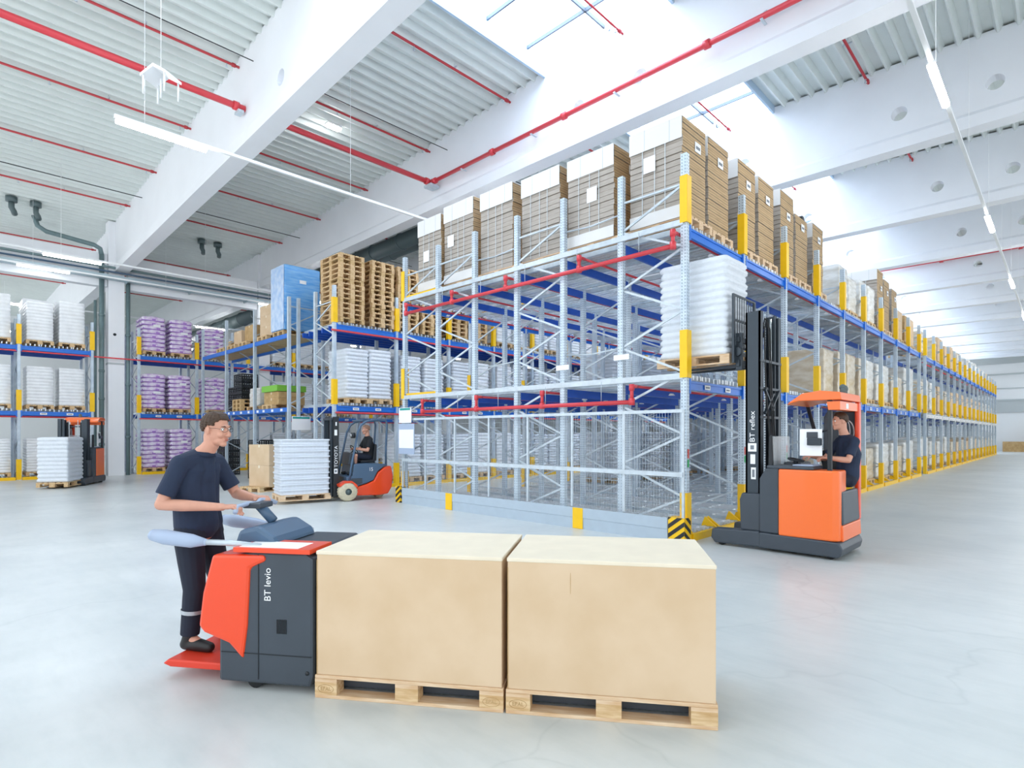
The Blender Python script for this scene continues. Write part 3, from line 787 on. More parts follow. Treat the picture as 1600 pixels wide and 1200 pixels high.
WRAPW = [layered(.8, 1.14, 1.2, 4, .008, .01, .05, s, name='film_wrapped_white_load', mats=('filmw',), topr=.2) for s in (8, 9)]
CART = [cartons(.8, 1.12, 1.1, 4, 3, ('cardd',)), cartons(.8, 1.12, 1.1, 3, 4, ('card',))]
def load(me, x, y, z, label, cat, group=None, s=(1, 1, 1), rz=0, pal=True, plabel=None, pme=None):
    nm = me.name.split('.')[0]
    if pal: pallet(x, y, z, rz+pi/2, plabel or ('pallet under the '+label), None if plabel else group and group+' (pallets)', pme)
    return inst(me, nm, (x, y, z+(.144 if pal else 0)), rz, label, cat, group, scale=s)
# ------------------------------------------------------------------ cardboard bundles on top of the near rack
def bundle(x, y, z, sx, sy, h, cap, base_, lab1, lab2, label, pal=True, plabel='', caplow=.33):
    """flat cardboard sheets strapped into a tall stack"""
    pallet(x, y, z, pi/2, plabel, 'pallets under the cardboard stacks', PALN); z += .144
    t = thing('cardboard_stack', label, 'cardboard', (x, y, z), 0, 'strapped cardboard stacks on top of the near rack')
    rg = random.Random(int(x*77+y*31)); m = MB(); zz = 0; k = 0
    while zz < h-.01:
        d = min(.094, h-zz); j = rg.uniform(-.012, .012); j2 = rg.uniform(-.008, .008)
        x0, x1, y0, y1 = -sx/2+j, sx/2+j2, -sy/2+j2, sy/2+j
        v = [(a, b, c) for c in (zz+.003, zz+d-.003) for b in (y0, y1) for a in (x0, x1)]
        o = len(m.v); m.v += v
        for f, mi in (((0,2,3,1), 1), ((4,5,7,6), 1), ((0,1,5,4), 0), ((2,6,7,3), 0), ((0,4,6,2), 1), ((1,3,7,5), 1)):
            m.f.append(tuple(o+i for i in f)); m.m.append(mi); m.s.append(False)
        zz += d
    m.obj('sheets', ['cardside', 'cardface'], t)
    if cap:
        m = MB(); e = .016
        m.box(-sx/2-e, sx/2, -sy/2-.002, sy/2+.01, h, h+.012); m.box(-sx/2-e-.006, -sx/2-e, -sy/2-.002, sy/2+.01, h-caplow, h+.012)
        m.obj('cap_sheet', ['cap'], t)
        m = MB()
        for q in (-.28, .2): m.box(-sx/2-e-.008, -sx/2-e-.006, sy*q, sy*q+.006, h-caplow, h+.01)
        m.obj('cap_creases', ['greyw'], t)
    if base_:
        m = MB(); m.box(-sx/2-.022, -sx/2-.014, -sy/2, sy/2, 0.0, .2); m.obj('base_sheet', ['cap'], t)
    m = MB()
    for q in (-.2, 0., .24): m.box(-sx/2-.02, -sx/2-.016, sy*q, sy*q+.012, .02, h-(.02 if not cap else caplow))
    m.obj('straps', ['strap'], t)
    if lab1: MB().box(-sx/2-.027, -sx/2-.022, lab1[0]-.11, lab1[0]+.11, lab1[1]-.13, lab1[1]+.13).obj('label_sheet', ['paper'], t)
    if lab2: 
        m = MB(); m.box(lab2[0]-.1, lab2[0]+.1, -sy/2-.02, -sy/2-.014, lab2[1]-.08, lab2[1]+.08); m.box(lab2[0]-.07, lab2[0]+.07, -sy/2-.021, -sy/2-.02, lab2[1]-.03, lab2[1]+.02, 1); m.obj('label_sheet', ['paper', 'print'], t)
    return t
ZT = 4.952
row = [(4.36, 5.31, 6.69, 1, 1, (.1, 1.0), (.1, 1.25)), (5.64, 6.66, 6.70, 1, 1, (-.05, .85), (.15, 1.3)), (6.86, 7.84, 6.73, 1, 0, None, None), (8.1, 9.06, 6.8, 1, 0, None, None), (9.3, 10.3, 6.86, 1, 1, (.25, .95), None), (10.42, 11.3, 6.78, 1, 1, (.1, .8), None)]
for k, (a, b, top, c, bs, l1, l2) in enumerate(row):
    nm = ['nearest the corner', 'second from the corner', 'third from the corner', 'fourth from the corner', 'fifth from the corner', 'sixth from the corner, at the far end'][k]
    bundle(8.72, (a+b)/2, ZT, .8, b-a, top-ZT-.144, c, bs, l1, l2, 'tall cardboard stack on the open left side, '+nm, plabel='light pallet under the left-side cardboard stack '+nm, caplow=.36 if k else .34)
cols = [(9.62, 6.70, 1), (10.85, 6.75, 1), (11.82, 6.735, 1), (13.02, 6.85, 1), (13.95, 6.6, 0), (15.15, 6.70, 1)]
for k, (x, top, c) in enumerate(cols):
    nm = ORD[k+1]
    bundle(x, 4.87, ZT, .8, 1.02, top-ZT-.144, c, 0, (-.3, 1.05) if k == 0 else None, (.05, 1.28), 'tall cardboard stack at the right aisle edge, %s from the corner' % nm, plabel='light pallet under the right-edge cardboard stack, %s from the corner' % nm)
for k, (x, top) in enumerate(((21.6, 6.95), (22.5, 6.8), (23.68, 6.7))):
    bundle(x, 4.87, ZT, .8, 1.02, top-ZT-.144, k < 1, 0, None, (.1, 1.3), 'tall brown cardboard stack farther down the right aisle edge, %s of three' % ORD[k], plabel='light pallet under the %s of the three farther cardboard stacks' % ORD[k])
tag(MB().cyl((.0, 0, 0), (0, .35, 0), .14, 16).obj('cardboard_roll', ['black'], None, (14.5, 4.5, 6.7)), 'dark round roll end sticking out beside the cardboard stacks', 'roll')
# more loads of the near rack
LV = {'floor': .125, 'middle': 2.585, 'top': 4.955}
def slot(b, s, xs=X1): return xs[b]+(.6 if s == 0 else 1.545)
def put(me, b, s, lev, y, kind, cat, xs=X1, sec='near rack aisle side', scale=(1, 1, 1)):
    lb = '%s, %s level of %s, %s bay, %s slot' % (kind, lev, sec, ORD[b], 'first' if s == 0 else 'second')
    pl = 'loaded pallet, %s level of %s, %s bay, %s slot' % (lev, sec, ORD[b], 'first' if s == 0 else 'second')
    load(me, slot(b, s, xs), y, LV[lev], lb, cat, '%s on %s' % (kind, sec), scale, plabel=pl)
for b in (4, 5, 6, 7, 8):
    for s in (0, 1):
        if (b, s) in ((6, 0), (6, 1), (4, 1)) or (b == 7 and s == 0): 
            pass
        else: put((WRAPW if b < 6 else CART)[s], b, s, 'top', 4.92, 'wrapped white load' if b < 6 else 'carton load', 'pallet load', scale=(1, 1, .92))
put(WRAPW[0], 4, 1, 'top', 4.92, 'wrapped white load', 'pallet load', scale=(1, 1, .8))
for b, s, me, k, sc in ((3, 1, 0, 0, 1.05), (4, 0, 0, 0, 1.1), (4, 1, 0, 1, 1.12), (5, 0, 0, 1, 1.12), (5, 1, 1, 0, 1.), (6, 0, 1, 1, 1.), (6, 1, 1, 0, 1.02), (7, 0, 0, 1, .95), (7, 1, 0, 0, .95), (8, 0, 1, 0, 1.2), (8, 1, 1, 1, 1.25)):
    put((WRAPC, WRAPW)[me][k], b, s, 'middle', 4.95, ('wrapped brown load', 'wrapped white load')[me], 'pallet load', scale=(1, 1, sc))
for b, s, me, k, sc in ((4, 1, 0, 0, .85), (5, 0, 0, 0, .9), (5, 1, 0, 1, .9), (6, 0, 1, 1, .9), (6, 1, 1, 0, .9), (7, 0, 1, 1, .9), (7, 1, 0, 0, .92), (8, 0, 1, 0, .9), (8, 1, 1, 1, .95)):
    put((WRAPC, WRAPW)[me][k], b, s, 'floor', 4.95, ('wrapped brown load', 'wrapped white load')[me], 'pallet load', scale=(1, 1, sc))
# deeper loads glimpsed through the empty lanes
for b in (3, 4, 5, 6, 7):
    for lev in ('floor', 'middle'):
        lb = 'white sack load deep inside near rack, %s level, %s bay' % (lev, ORD[b])
        load(SACKS[b % 3], slot(b, 0), 10.6, LV[lev], lb, 'pallet load', 'sack loads deep in the near rack', plabel='pallet deep inside near rack, %s level, %s bay' % (lev, ORD[b]))
# long second section
rg = random.Random(5)
for b in range(15):
    for s in (0, 1):
        for lev in ('floor', 'middle', 'top'):
            if lev == 'top' and rg.random() < .12: continue
            q = rg.random()
            me, kind = (CART[1], 'pale carton load') if q < .4 else (WRAPW[b % 2], 'wrapped white load') if q < .75 else (WRAPC[s], 'wrapped brown load')
            sc = rg.uniform(.85, 1.05) if lev != 'middle' or b > 8 else rg.uniform(.95, 1.1)
            put(me, b, s, lev, 4.95, kind, 'pallet load', X1b, 'second rack section', (1, 1, sc))
# rack across the inner aisle
for k, (x, n) in enumerate(((8.78, 14), (9.83, 14), (10.78, 14), (11.74, 13), (12.9, 12), (13.85, 12))):
    for j in range(n):
        rg2 = random.Random(k*50+j)
        pallet(x+rg2.uniform(-.012, .012), 15.78+rg2.uniform(-.015, .015), 4.953+j*.1442, pi/2+rg2.uniform(-.012, .012), 'empty pallet, %s from the bottom of the %s stack from the left' % (ORD[j], ORD[k]),
               'empty pallets stacked on the rack across the inner aisle', PAL if (k+j) % 4 else PAL2)
load(SACKS[0], 8.98, 15.8, LV['middle'], 'large white sack load behind the forklift, left half', 'pallet load', None, (.95, 1, 1.02))
load(SACKS[1], 9.78, 15.8, LV['middle'], 'large white sack load behind the forklift, right half', 'pallet load', None, (.98, 1, 1.05))
for b in range(1, 9):
    for s in (0, 1):
        for lev in ('floor', 'middle', 'top'):
            if lev == 'top' and b < 3: continue
            me, kind = (SACKS[(b+s) % 3], 'white sack load') if (b+s) % 3 else (TRAYS[s], 'white tray load')
            put(me, b, s, lev, 15.8, kind, 'pallet load', X2, 'inner aisle rack', (1, 1, 1 if lev != 'floor' else .95))
# far left rack: white tray loads
for b in range(0, 4):
    for s in (0, 1):
        for lev in ('floor', 'middle', 'top'):
            sc = 1.05 if (lev == 'top' and s) else .95
            if lev == 'floor': sc = .82
            put(TRAYS[(b+s) % 2], b, s, lev, 27.65, 'white tray load', 'pallet load', X4, 'rack left of column', (1, 1, sc))
            if lev == 'top' and b > 1: load(TRAYS[s], slot(b, s, X4), 28.9, LV[lev], 'second-row white tray load, top level left of column, %s bay, %s slot' % (ORD[b], ORD[s]), 'pallet load', 'second row white tray loads', (1, 1, 1.15))
# purple sacks
def sack_mesh(w_, d, h, seed, mats=('purple', 'violet')):
    rg = random.Random(seed); m = MB(); base = rrect(w_, d, .09, 3); N = len(base); v = []; lv = [(.0, .88), (.18, .98), (.5, 1.0), (.82, .975), (1, .86)]
    for fz, s in lv:
        for x, y in base:
            v.append((x*s+rg.uniform(-.006, .006), y*s+rg.uniform(-.006, .006), fz*h+rg.uniform(-.004, .004)+(.012*cos(x*9) if fz > .4 else 0)))
    f = []
    for i in range(4):
        for k in range(N): f.append((i*N+k, i*N+(k+1) % N, (i+1)*N+(k+1) % N, (i+1)*N+k))
    f.append(tuple(range(4*N, 5*N))); m.add(v, f, 0, True); 
    for f0 in range(N):
        pass
    m.m = [1 if (i // N) == 0 or ((i // N) == 1 and i % N % 5 == 0) else 0 for i in range(4*N)]+[0]
    return m.mesh('sack', list(mats))
PS = [sack_mesh(.86, .56, .18, s) for s in (1, 2, 3)]
rg = random.Random(11)
for k, (x, lev, n) in enumerate(((6.52, 'top', 8), (7.55, 'top', 8), (6.52, 'middle', 8), (7.5, 'middle', 8), (8.9, 'middle', 8), (6.52, 'floor', 9), (7.55, 'floor', 9), (8.85, 'top', 7))):
    side = {6.52: 'left', 7.55: 'right', 7.5: 'right', 8.9: 'third', 8.85: 'third'}[x]
    pallet(x, 27.68, LV[lev], pi/2, 'wooden pallet under the %s purple sack stack on the %s level' % (side, lev), 'pallets under the purple sacks')
    for j in range(n):
        for r_ in (0, 1):
            inst(PS[rg.randrange(3)], 'sack', (x+rg.uniform(-.015, .015), 27.42+r_*.56, LV[lev]+.146+j*.178), rg.uniform(-.03, .03)+(pi if rg.random() < .5 else 0),
                 'purple sack, %s up in the %s stack, %s level, %s row' % (ORD[j], side, lev, 'front' if r_ == 0 else 'back'), 'sack', 'purple sacks on the far rack')
    if lev != 'top' or 1:
        tag(MB().box(-.13, .13, -.006, 0, -.05, .05).obj('paper_tag', ['paper'], None, (x+.1, 27.125, LV[lev]+1.2-.2*(k % 3))), 'white tag on the %s purple sack stack, %s level' % (side, lev), 'tag')
for b in (2, 3, 4, 5):
    for s in (0, 1):
        if min(abs(slot(b, s, X3)-g) for g in GX) < .75: continue
        for lev in ('floor', 'middle', 'top'): put(SACKS[(b+s) % 3], b, s, lev, 27.65, 'white sack load', 'pallet load', X3, 'rack right of column')
# crates
def crate_mesh():
    m = MB(); 
    for (x0, x1, y0, y1) in ((-.4, -.385, -.3, .3), (.385, .4, -.3, .3), (-.4, .4, -.3, -.285), (-.4, .4, .285, .3)):
        m.box(x0, x1, y0, y1, 0, .05); m.box(x0, x1, y0, y1, .19, .235); m.box(x0, x1, y0, y1, .11, .13)
        n = 7
        for k in range(n+1):
            if x1-x0 < .1: yy = y0+(y1-y0-.03)*k/n; m.box(x0, x1, yy, yy+.03, .05, .19)
            else: xx = x0+(x1-x0-.03)*k/n; m.box(xx, xx+.03, y0, y1, .05, .19)
    m.box(-.385, .385, -.285, .285, 0, .012); return m.mesh('crate', ['crate'])
CR = crate_mesh()
for k, (x, y, z, n, lb) in enumerate(((8.5, 23.4, 2.51, 4, 'at the far end of the shelf rack middle level'), (9.9, 21.2, .02, 6, 'on the floor behind the shelf rack'), (9.9, 22.2, 2.6, 6, 'on the second level behind the shelf rack'), (8.5, 21.2, .02, 6, 'on the floor inside the shelf rack'), (8.5, 20.3, .02, 4, 'on the floor of the shelf rack, nearer stack'))):
    if k in (1, 2): x = 8.5; y = (24.4, 22.6)[k-1]; z = (.02, 2.51)[k-1]; lb = ('on the floor at the far end of the shelf rack', 'on the shelf rack middle level, nearer stack')[k-1]
    for j in range(n):
        inst(CR, 'crate', (x, y, z+j*.238), pi/2, 'black plastic crate, %s up, %s' % (ORD[j], lb), 'crate', 'black crates on the shelf rack')
# shelf rack goods
pallet(8.5, 18.32, 4.85, 0, 'wooden pallet under the tall blue wrapped load', None, PAL2)
t = thing('wrapped_load', 'tall load wrapped in blue film on top of the shelf rack', 'pallet load', (8.5, 18.32, 4.994))
me = layered(1.2, .96, 2.1, 9, .003, .008, .02, 21, mats=('bluefilm',), topr=.2)
inst(me, 'blue_film', (0, 0, 0), parent=t)
m = MB(); m.box(-.632, -.612, -.47, .47, .02, 2.07); m.obj('pale_film_overlap', ['palefilm'], t); MB().box(-.1, .12, -.495, -.487, 1.55, 1.66).obj('label_sheet', ['paper'], t)
def carton_stack(x, y, z, w_, d, hs, label, rz=0, m_='card', pal=True):
    if pal: pallet(x, y, z, rz, 'wooden pallet under the '+label); z += .144
    for j, h in enumerate(hs):
        t = inst(MB().box(-w_/2, w_/2, -d/2, d/2, 0, h).mesh('carton', [m_]), 'carton', (x, y, z), rz, ('%s, %s up' % (label, ORD[j])) if len(hs) > 1 else label, 'carton', label+' pile' if len(hs) > 1 else None); z += h+.004
        m = MB(); m.box(-w_/2-.002, w_/2+.002, -.03, .03, h-.002, h+.001); m.box(-w_/2-.002, -w_/2, -.03, .03, h-.08, h); m.obj('tape', ['cardtop'], t)
carton_stack(8.5, 19.62, 4.85, .9, 1.0, (.36, .36, .34), 'large brown carton beside the blue load on the shelf rack', 0)
carton_stack(8.5, 21.35, 4.85, .7, .8, (.62,), 'single brown carton on the shelf rack top, second from blue load', 0, 'cardd')
carton_stack(8.5, 22.45, 4.85, .7, .75, (.55,), 'brown carton on the shelf rack top, third from the blue load', 0)
carton_stack(8.5, 23.6, 4.85, .6, .6, (.28,), 'low orange-brown carton at the far end of the shelf rack top', 0, 'cardd')
carton_stack(8.5, 19.2, 2.5, .9, 1.15, (.22, .2), 'flat brown carton on the shelf rack middle level', 0, 'cardd')
tag(MB().box(-.5, .5, -.62, .62, 0, .2).obj('green_sheet_pile', ['green'], None, (8.48, 19.2, 3.08)), 'pile of green sheets on the shelf rack middle level', 'sheets')
load(WRAPW[0], 8.5, 20.85, 2.5, 'white wrapped load on the shelf rack middle level', 'pallet load', None, (.9, .8, .55))
for k in range(3): pallet(8.5, 19.2 if k < 0 else 21.9, 2.5+.1442*k, 0, 'empty pallet on the shelf rack middle level, %s from the bottom' % ORD[k], None, PAL2)
carton_stack(6.95, 16.9, 0, .55, .8, (.6, .6), 'tall brown carton on the floor behind the jar load', .35)
carton_stack(7.75, 17.05, 0, .6, .8, (.5, .55), 'brown carton on the floor next to the forklift mast', -.1, 'cardd')
tag(inst(layered(.5, .5, .8, 5, .03, .02, .15, 31, mats=('sackw',)), 'white_bag', (7.9, 19.4, .01), .3), 'crumpled white bag on the floor under the shelf rack', 'bag')
# low wooden crates at the end wall
for k in range(6):
    tag(MB().box(-.5, .5, -1.1, 1.1, 0, .95).obj('long_box', ['cardd'], None, (71.5, 3.3-k*2.3, 0)), 'long brown box on the floor at the end wall, %s from the rack' % ORD[k], 'box', 'long brown boxes at the end wall')
# ------------------------------------------------------------------ people
def remeshed(mb, name, matn, parent, vox, sm=6, fac=.5):
    o = mb.obj(name, [matn], parent)
    r = o.modifiers.new('remesh', 'REMESH'); r.mode = 'VOXEL'; r.voxel_size = vox; r.use_smooth_shade = True
    if sm:
        s = o.modifiers.new('smooth', 'SMOOTH'); s.iterations = sm; s.factor = fac
    return o
def V(*a): return Vector(a)
def hand(m, w_, f, n, side, curl, sc=1.):
    """w_ wrist, f direction of the hand, n where the palm looks, side +1 thumb along cross(n, f)"""
    f = Vector(f).normalized(); n = Vector(n); n = (n-f*n.dot(f)).normalized(); s = n.cross(f).normalized()*side; w_ = Vector(w_)
    for q in (-.026, 0, .026): m.limb([w_+s*q*.5, w_+f*.05*sc+s*q, w_+f*.092*sc+s*q*1.15], [.018*sc, .0165*sc, .012*sc], 8)
    for i, L in enumerate((.072, .08, .074, .06)):
        b = w_+f*.09*sc+s*(.033-.022*i)*sc; pts = [b]; d = f.copy(); r = [.0098*sc]
        for j, k in enumerate((.45, .3, .25)):
            a = curl*(1.15 if j else .75); d = (d*cos(a)+(n-d*n.dot(d)).normalized()*sin(a)).normalized()
            pts.append(pts[-1]+d*L*k*sc*1.05); r.append((.0092, .0084, .0074)[j]*sc)
        m.limb(pts, r, 8)
    b = w_+f*.03*sc+s*.026*sc; d = (f*.62+s*.62+n*.45).normalized(); d2 = (f*.7+s*.1+n*.7).normalized()
    m.limb([b, b+d*.035*sc, b+d*.035*sc+(d+d2).normalized()*.033*sc, b+d*.035*sc+(d+d2).normalized()*.033*sc+d2*.028*sc], [.014*sc, .0125*sc, .0105*sc, .009*sc], 8)
def human(t, J, vox=.006, hairc='hairb', shirt='navy', legs='navyd', shorts=False, short_hair=False, glasses=False, grip=1.2, polo=False):
    hd = Vector(J['head']); f = Vector(J['look']).normalized(); up0 = Vector(J.get('up', (0, 0, 1)))
    lft = up0.cross(f).normalized(); up = f.cross(lft).normalized()
    R = Matrix((f, lft, up)).transposed()
    def h(x, y, z): return hd+f*x+lft*y+up*z
    pel, ch, nb = Vector(J['pelvis']), Vector(J['chest']), Vector(J['neck'])
    # body: head, neck, torso, arms, hands, legs in one surface
    m = MB()
    m.ell(h(-.012, 0, .03), (.093, .074, .088), rot=R, nu=20, nv=14); m.ell(h(.022, 0, -.02), (.07, .064, .085), rot=R, nu=20, nv=14)
    m.ell(h(.034, 0, -.075), (.052, .05, .042), rot=R); m.ell(h(.068, 0, -.1), (.024, .027, .02), rot=R)
    m.ell(h(.08, 0, .028), (.016, .05, .012), rot=R)
    m.limb([h(.088, 0, .015), h(.1, 0, -.012), h(.108, 0, -.032)], [.0095, .011, .0145], 10)
    for s in (-1, 1):
        m.ell(h(.1, s*.013, -.036), (.011, .009, .008), rot=R); m.ell(h(.07, s*.036, -.03), (.026, .022, .026), rot=R)
        m.ell(h(-.008, s*.073, -.008), (.02, .009, .033), rot=R); m.ell(h(-.004, s*.08, .0), (.018, .007, .024), rot=R)
    m.ell(h(.088, 0, -.062), (.013, .024, .0065), rot=R); m.ell(h(.085, 0, -.074), (.013, .021, .0075), rot=R)
    m.limb([h(-.03, 0, -.05), h(-.03, 0, -.11), nb+V(0, 0, .0)], [.056, .055, .062], 16)
    sL, sR = Vector(J['shL']), Vector(J['shR'])
    m.limb([sL, (sL+sR)/2+V(0, 0, .02), sR], [.05, .065, .05]); m.limb([nb, ch], [.07, .1]); m.limb([ch, (ch+pel)/2, pel], [.115, .105, .12])
    for q in 'LR':
        s, e, w_ = Vector(J['sh'+q]), Vector(J['el'+q]), Vector(J['wr'+q])
        m.limb([s, s.lerp(e, .5), e], [.05, .045, .038]); m.limb([e, e.lerp(w_, .35), w_.lerp(e, .1), w_], [.039, .041, .028, .026])
        hd_, pn = J['hand'+q]; hand(m, w_, hd_, pn, 1 if q == 'L' else -1, grip/1.5)
        hp, kn, an, toe = (Vector(J[k+q]) for k in ('hip', 'kn', 'an', 'toe'))
        m.limb([hp, hp.lerp(kn, .5), kn], [.082, .068, .054]); m.limb([kn, kn.lerp(an, .3), an], [.054, .056, .036]); m.limb([an, an.lerp(toe, .6)], [.035, .03])
    body = remeshed(m, 'body', 'skin', t, vox, 4)
    for s in (-1, 1):
        e = MB(); e.ell(h(.079, s*.031, .008), (.012, .0125, .0115), rot=R); e.ell(h(.0885, s*.031, .008), (.0032, .0052, .0052), 1, rot=R); e.obj('eye', ['eye', 'iris'], body)
        e = MB(); e.limb([h(.092, s*.018, .026), h(.095, s*.032, .031), h(.084, s*.05, .026)], [.0028, .0036, .002], 6); e.obj('eyebrow', [hairc], body)
    e = MB(); e.ell(h(.0965, 0, -.0635), (.006, .021, .005), rot=R); e.ell(h(.0945, 0, -.0725), (.006, .017, .005), rot=R); e.obj('lips', ['lip'], body)
    # hair: tufts over the scalp, kept clear of the face
    m = MB(); r0 = .004 if short_hair else .017
    for i in range(14):
        th = pi*.78*i/13
        for k in range(22):
            ph = 2*pi*k/22; x, y, z = sin(th)*cos(ph), sin(th)*sin(ph), cos(th)
            p = (-.012+x*.094, y*.076, .03+z*.09)
            if p[0] > .03 and p[2] < .068: continue
            if p[2] < .02+.55*p[0]: continue
            if p[0] > .045 and p[2] < .08: continue
            if p[2] < .02 and p[0] > .0: continue
            m.ell(h(*p), (.02, .02, r0+.004), rot=R @ Matrix.Rotation(0, 3, 'X'), nu=8, nv=6) if short_hair else m.ell(h(p[0]*1.0, p[1], p[2]), (.015, .015, .009 if p[2] < .06 else .013), rot=R, nu=8, nv=6)
    if not short_hair:
        for k in range(7): m.limb([h(.058, -.045+k*.015, .082), h(.04, -.04+k*.013, .108), h(.0, -.035+k*.011, .122)], [.007, .012, .011], 8)
    remeshed(m, 'hair', hairc, t, vox if not short_hair else vox*.9, 3)
    # shirt
    m = MB(); w1 = Vector(J['pelvis']); 
    m.limb([sL, (sL+sR)/2+V(0, 0, .015), sR], [.067, .098, .067])
    m.limb([nb*.8+ch*.2, nb*.4+ch*.6, ch, (ch+pel)/2, pel+V(0, 0, .02)], [.088, .122, .14, .13, .135], 20)
    for s in (-1, 1):
        o = (sL-sR).normalized()*s*.075
        m.limb([nb*.45+ch*.55+o, ch+o, (ch+pel)/2+o*.85, pel+o*.9+V(0, 0, .02)], [.1, .122, .112, .118], 18)
    for q in 'LR':
        s, e = Vector(J['sh'+q]), Vector(J['el'+q]); m.tube([s, s.lerp(e, .4), s.lerp(e, .78)], [.066, .062, .064], 16)
    so = remeshed(m, 'polo_shirt' if polo else 'tee_shirt', shirt, t, vox*1.2, 8)
    m = MB(); m.tube([nb+V(0, 0, -.01), nb+V(0, 0, .022)+f*.004], [.082, .073], 20)
    c = m.obj('collar', [shirt], so)
    # trousers or shorts
    m = MB()
    for s, q in ((1, 'L'), (-1, 'R')):
        hp, kn, an = (Vector(J[k+q]) for k in ('hip', 'kn', 'an'))
        m.limb([pel+(sL-sR).normalized()*s*.05+V(0, 0, .03), hp], [.115, .105], 16)
        if shorts: m.limb([hp, hp.lerp(kn, .5)], [.1, .088]); m.tube([hp.lerp(kn, .3), hp.lerp(kn, .92)], [.09, .078], 16)
        else: m.limb([hp, hp.lerp(kn, .5), kn], [.1, .088, .073]); m.limb([kn, kn.lerp(an, .4)], [.073, .068]); m.tube([kn.lerp(an, .2), kn.lerp(an, .95)], [.07, .062], 16)
    tr = remeshed(m, 'work_shorts' if shorts else 'work_trousers', legs, t, vox*1.3, 6)
    for q in 'LR':
        kn, an = Vector(J['kn'+q]), Vector(J['an'+q])
        if not shorts:
            b = MB(); b.tube([kn.lerp(an, .42), kn.lerp(an, .5)], [.0735, .0725], 18, cap=False); b.obj('reflective_band', ['reflect'], tr)
        toe = Vector(J['toe'+q]); d = (toe-an); d.z = 0; d.normalize()
        m = MB(); zz = toe.z; a0 = V(an.x, an.y, zz)
        m.limb([an+V(0, 0, .01), a0-d*.02+V(0, 0, .045)], [.046, .045]); m.limb([a0-d*.03+V(0, 0, .04), a0+d*.08+V(0, 0, .042), a0+d*.17+V(0, 0, .034)], [.042, .045, .036])
        sh = remeshed(m, 'shoe', 'shoe', t, .008, 4)
    if glasses:
        g = MB()
        for s in (-1, 1):
            pts = [h(.106-.012*abs(cos(a)*.5+.5), s*(.033+.025*cos(a)), .006+.017*sin(a)) for a in [2*pi*k/16 for k in range(17)]]
            g.tube(pts, .0013, 6); g.tube([h(.094, s*.058, .01), h(.04, s*.079, .012), h(-.01, s*.083, .008)], .0014, 6)
        g.tube([h(.108, -.009, .008), h(.112, 0, .01), h(.108, .009, .008)], .0014, 6)
        g.obj('glasses', ['black'], t)
    return t
# ------------------------------------------------------------------ pallet truck and its rider, foreground
E0 = (.5696, -.8219); N0 = (.8219, .5696); RZ0 = atan2(E0[1], E0[0])
O0 = (1.688+.4*N0[0], 3.374+.4*N0[1])
def W0(x, y, z=0): return (O0[0]+E0[0]*x+N0[0]*y, O0[1]+E0[1]*x+N0[1]*y, z)
T = thing('pallet_truck', 'orange and charcoal ride-on pallet truck in the foreground carrying two large boxes', 'pallet truck', W0(0, 0), RZ0)
m = MB(); m.prism([(-.68, .05), (-.04, .05), (-.02, .12), (-.02, .86), (-.08, .9), (-.4, .9), (-.62, .86), (-.68, .6)], 'y', -.385, .385); m.obj('chassis', ['char'], T, bevel=.02)
for y in (-.387, .387):
    m = MB(); m.box(-.4, -.395, y-.002, y+.002, .08, .88); m.box(-.66, -.03, y-.002, y+.002, .24, .245)
    for k in range(9): m.box(-.27+k*.008, -.266+k*.008, y-.002, y+.002, .38, .47)
    m.obj('panel_seams', ['black'], T)
m = MB(); m.prism([(-.72, .87), (-.35, .88), (-.34, .84), (-.45, .79), (-.47, .42), (-.5, .2), (-.6, .3), (-.78, .36), (-.82, .4), (-.79, .62)], 'y', -.4, .4); m.obj('motor_cowl', ['orange2'], T, bevel=.03)
m = MB(); m.box(-.56, -.03, -.41, -.12, .895, .925); m.box(-.53, -.12, -.39, -.2, .925, .928, 1); m.obj('battery_lid', ['orange2', 'paper'], T, bevel=.004)
m = MB(); m.prism([(-.7, .88), (-.36, .9), (-.4, .96), (-.52, 1.03), (-.66, 1.0)], 'y', -.22, .3); m.obj('console', ['bluegrey'], T, bevel=.03)
m = MB(); m.prism([(-1.16, .1), (-1.1, .08), (-.66, .08), (-.66, .13), (-1.12, .13)], 'y', -.31, .31); m.obj('step_platform', ['stepred'], T, bevel=.01)
for s in (-1, 1):
    a = thing('side_guard', None, None); a.parent = T
    MB().tube([(-.42, s*.33, .92), (-.62, s*.35, .94), (-.82, s*.355, .94)], .019, 10).obj('arm', ['steel'], a)
    m = MB(); m.limb([(-.8, s*.355, .94), (-.9, s*.355, .945), (-1.1, s*.355, .965), (-1.18, s*.355, .975)], [.022, .045, .05, .04], 14); m.obj('pad', ['padgrey'], a)
m = MB(); m.tube([(-.55, .02, 1.03), (-.62, .02, 1.1), (-.66, .02, 1.14)], .035, 10); m.obj('tiller_column', ['bluegrey'], T)
m = MB(); m.tube([(-.68, -.22, 1.12), (-.71, -.16, 1.15), (-.7, -.05, 1.16), (-.68, .02, 1.15), (-.7, .09, 1.17), (-.71, .2, 1.16), (-.68, .26, 1.13)], .016, 10); m.obj('tiller_handle', ['padgrey'], T)
m = MB(); m.box(-.74, -.6, -.06, .1, 1.125, 1.165); m.obj('control_head', ['char'], T, bevel=.01)
for y in (-.2, .2):
    m = MB(); m.prism([(-.03, .03), (2.38, .03), (2.42, .05), (2.38, .09), (-.03, .1)], 'y', y-.08, y+.08); m.obj('fork', ['char'], T)
for x, y in ((-.45, -.3), (-.45, .3), (-.45, 0)):
    MB().cyl((x, y-.04, .055), (x, y+.04, .055), .055, 18).obj('wheel', ['rubber'], T)
MB().cyl((-.06, -.386, .14), (-.06, -.39, .14), .013, 12).obj('bolt', ['black'], T)
text('BT levio', .064, frame((-.33, -.3885, .69), (0, 0, 1), (-1, 0, 0)), 'lettering', 'paper', T)
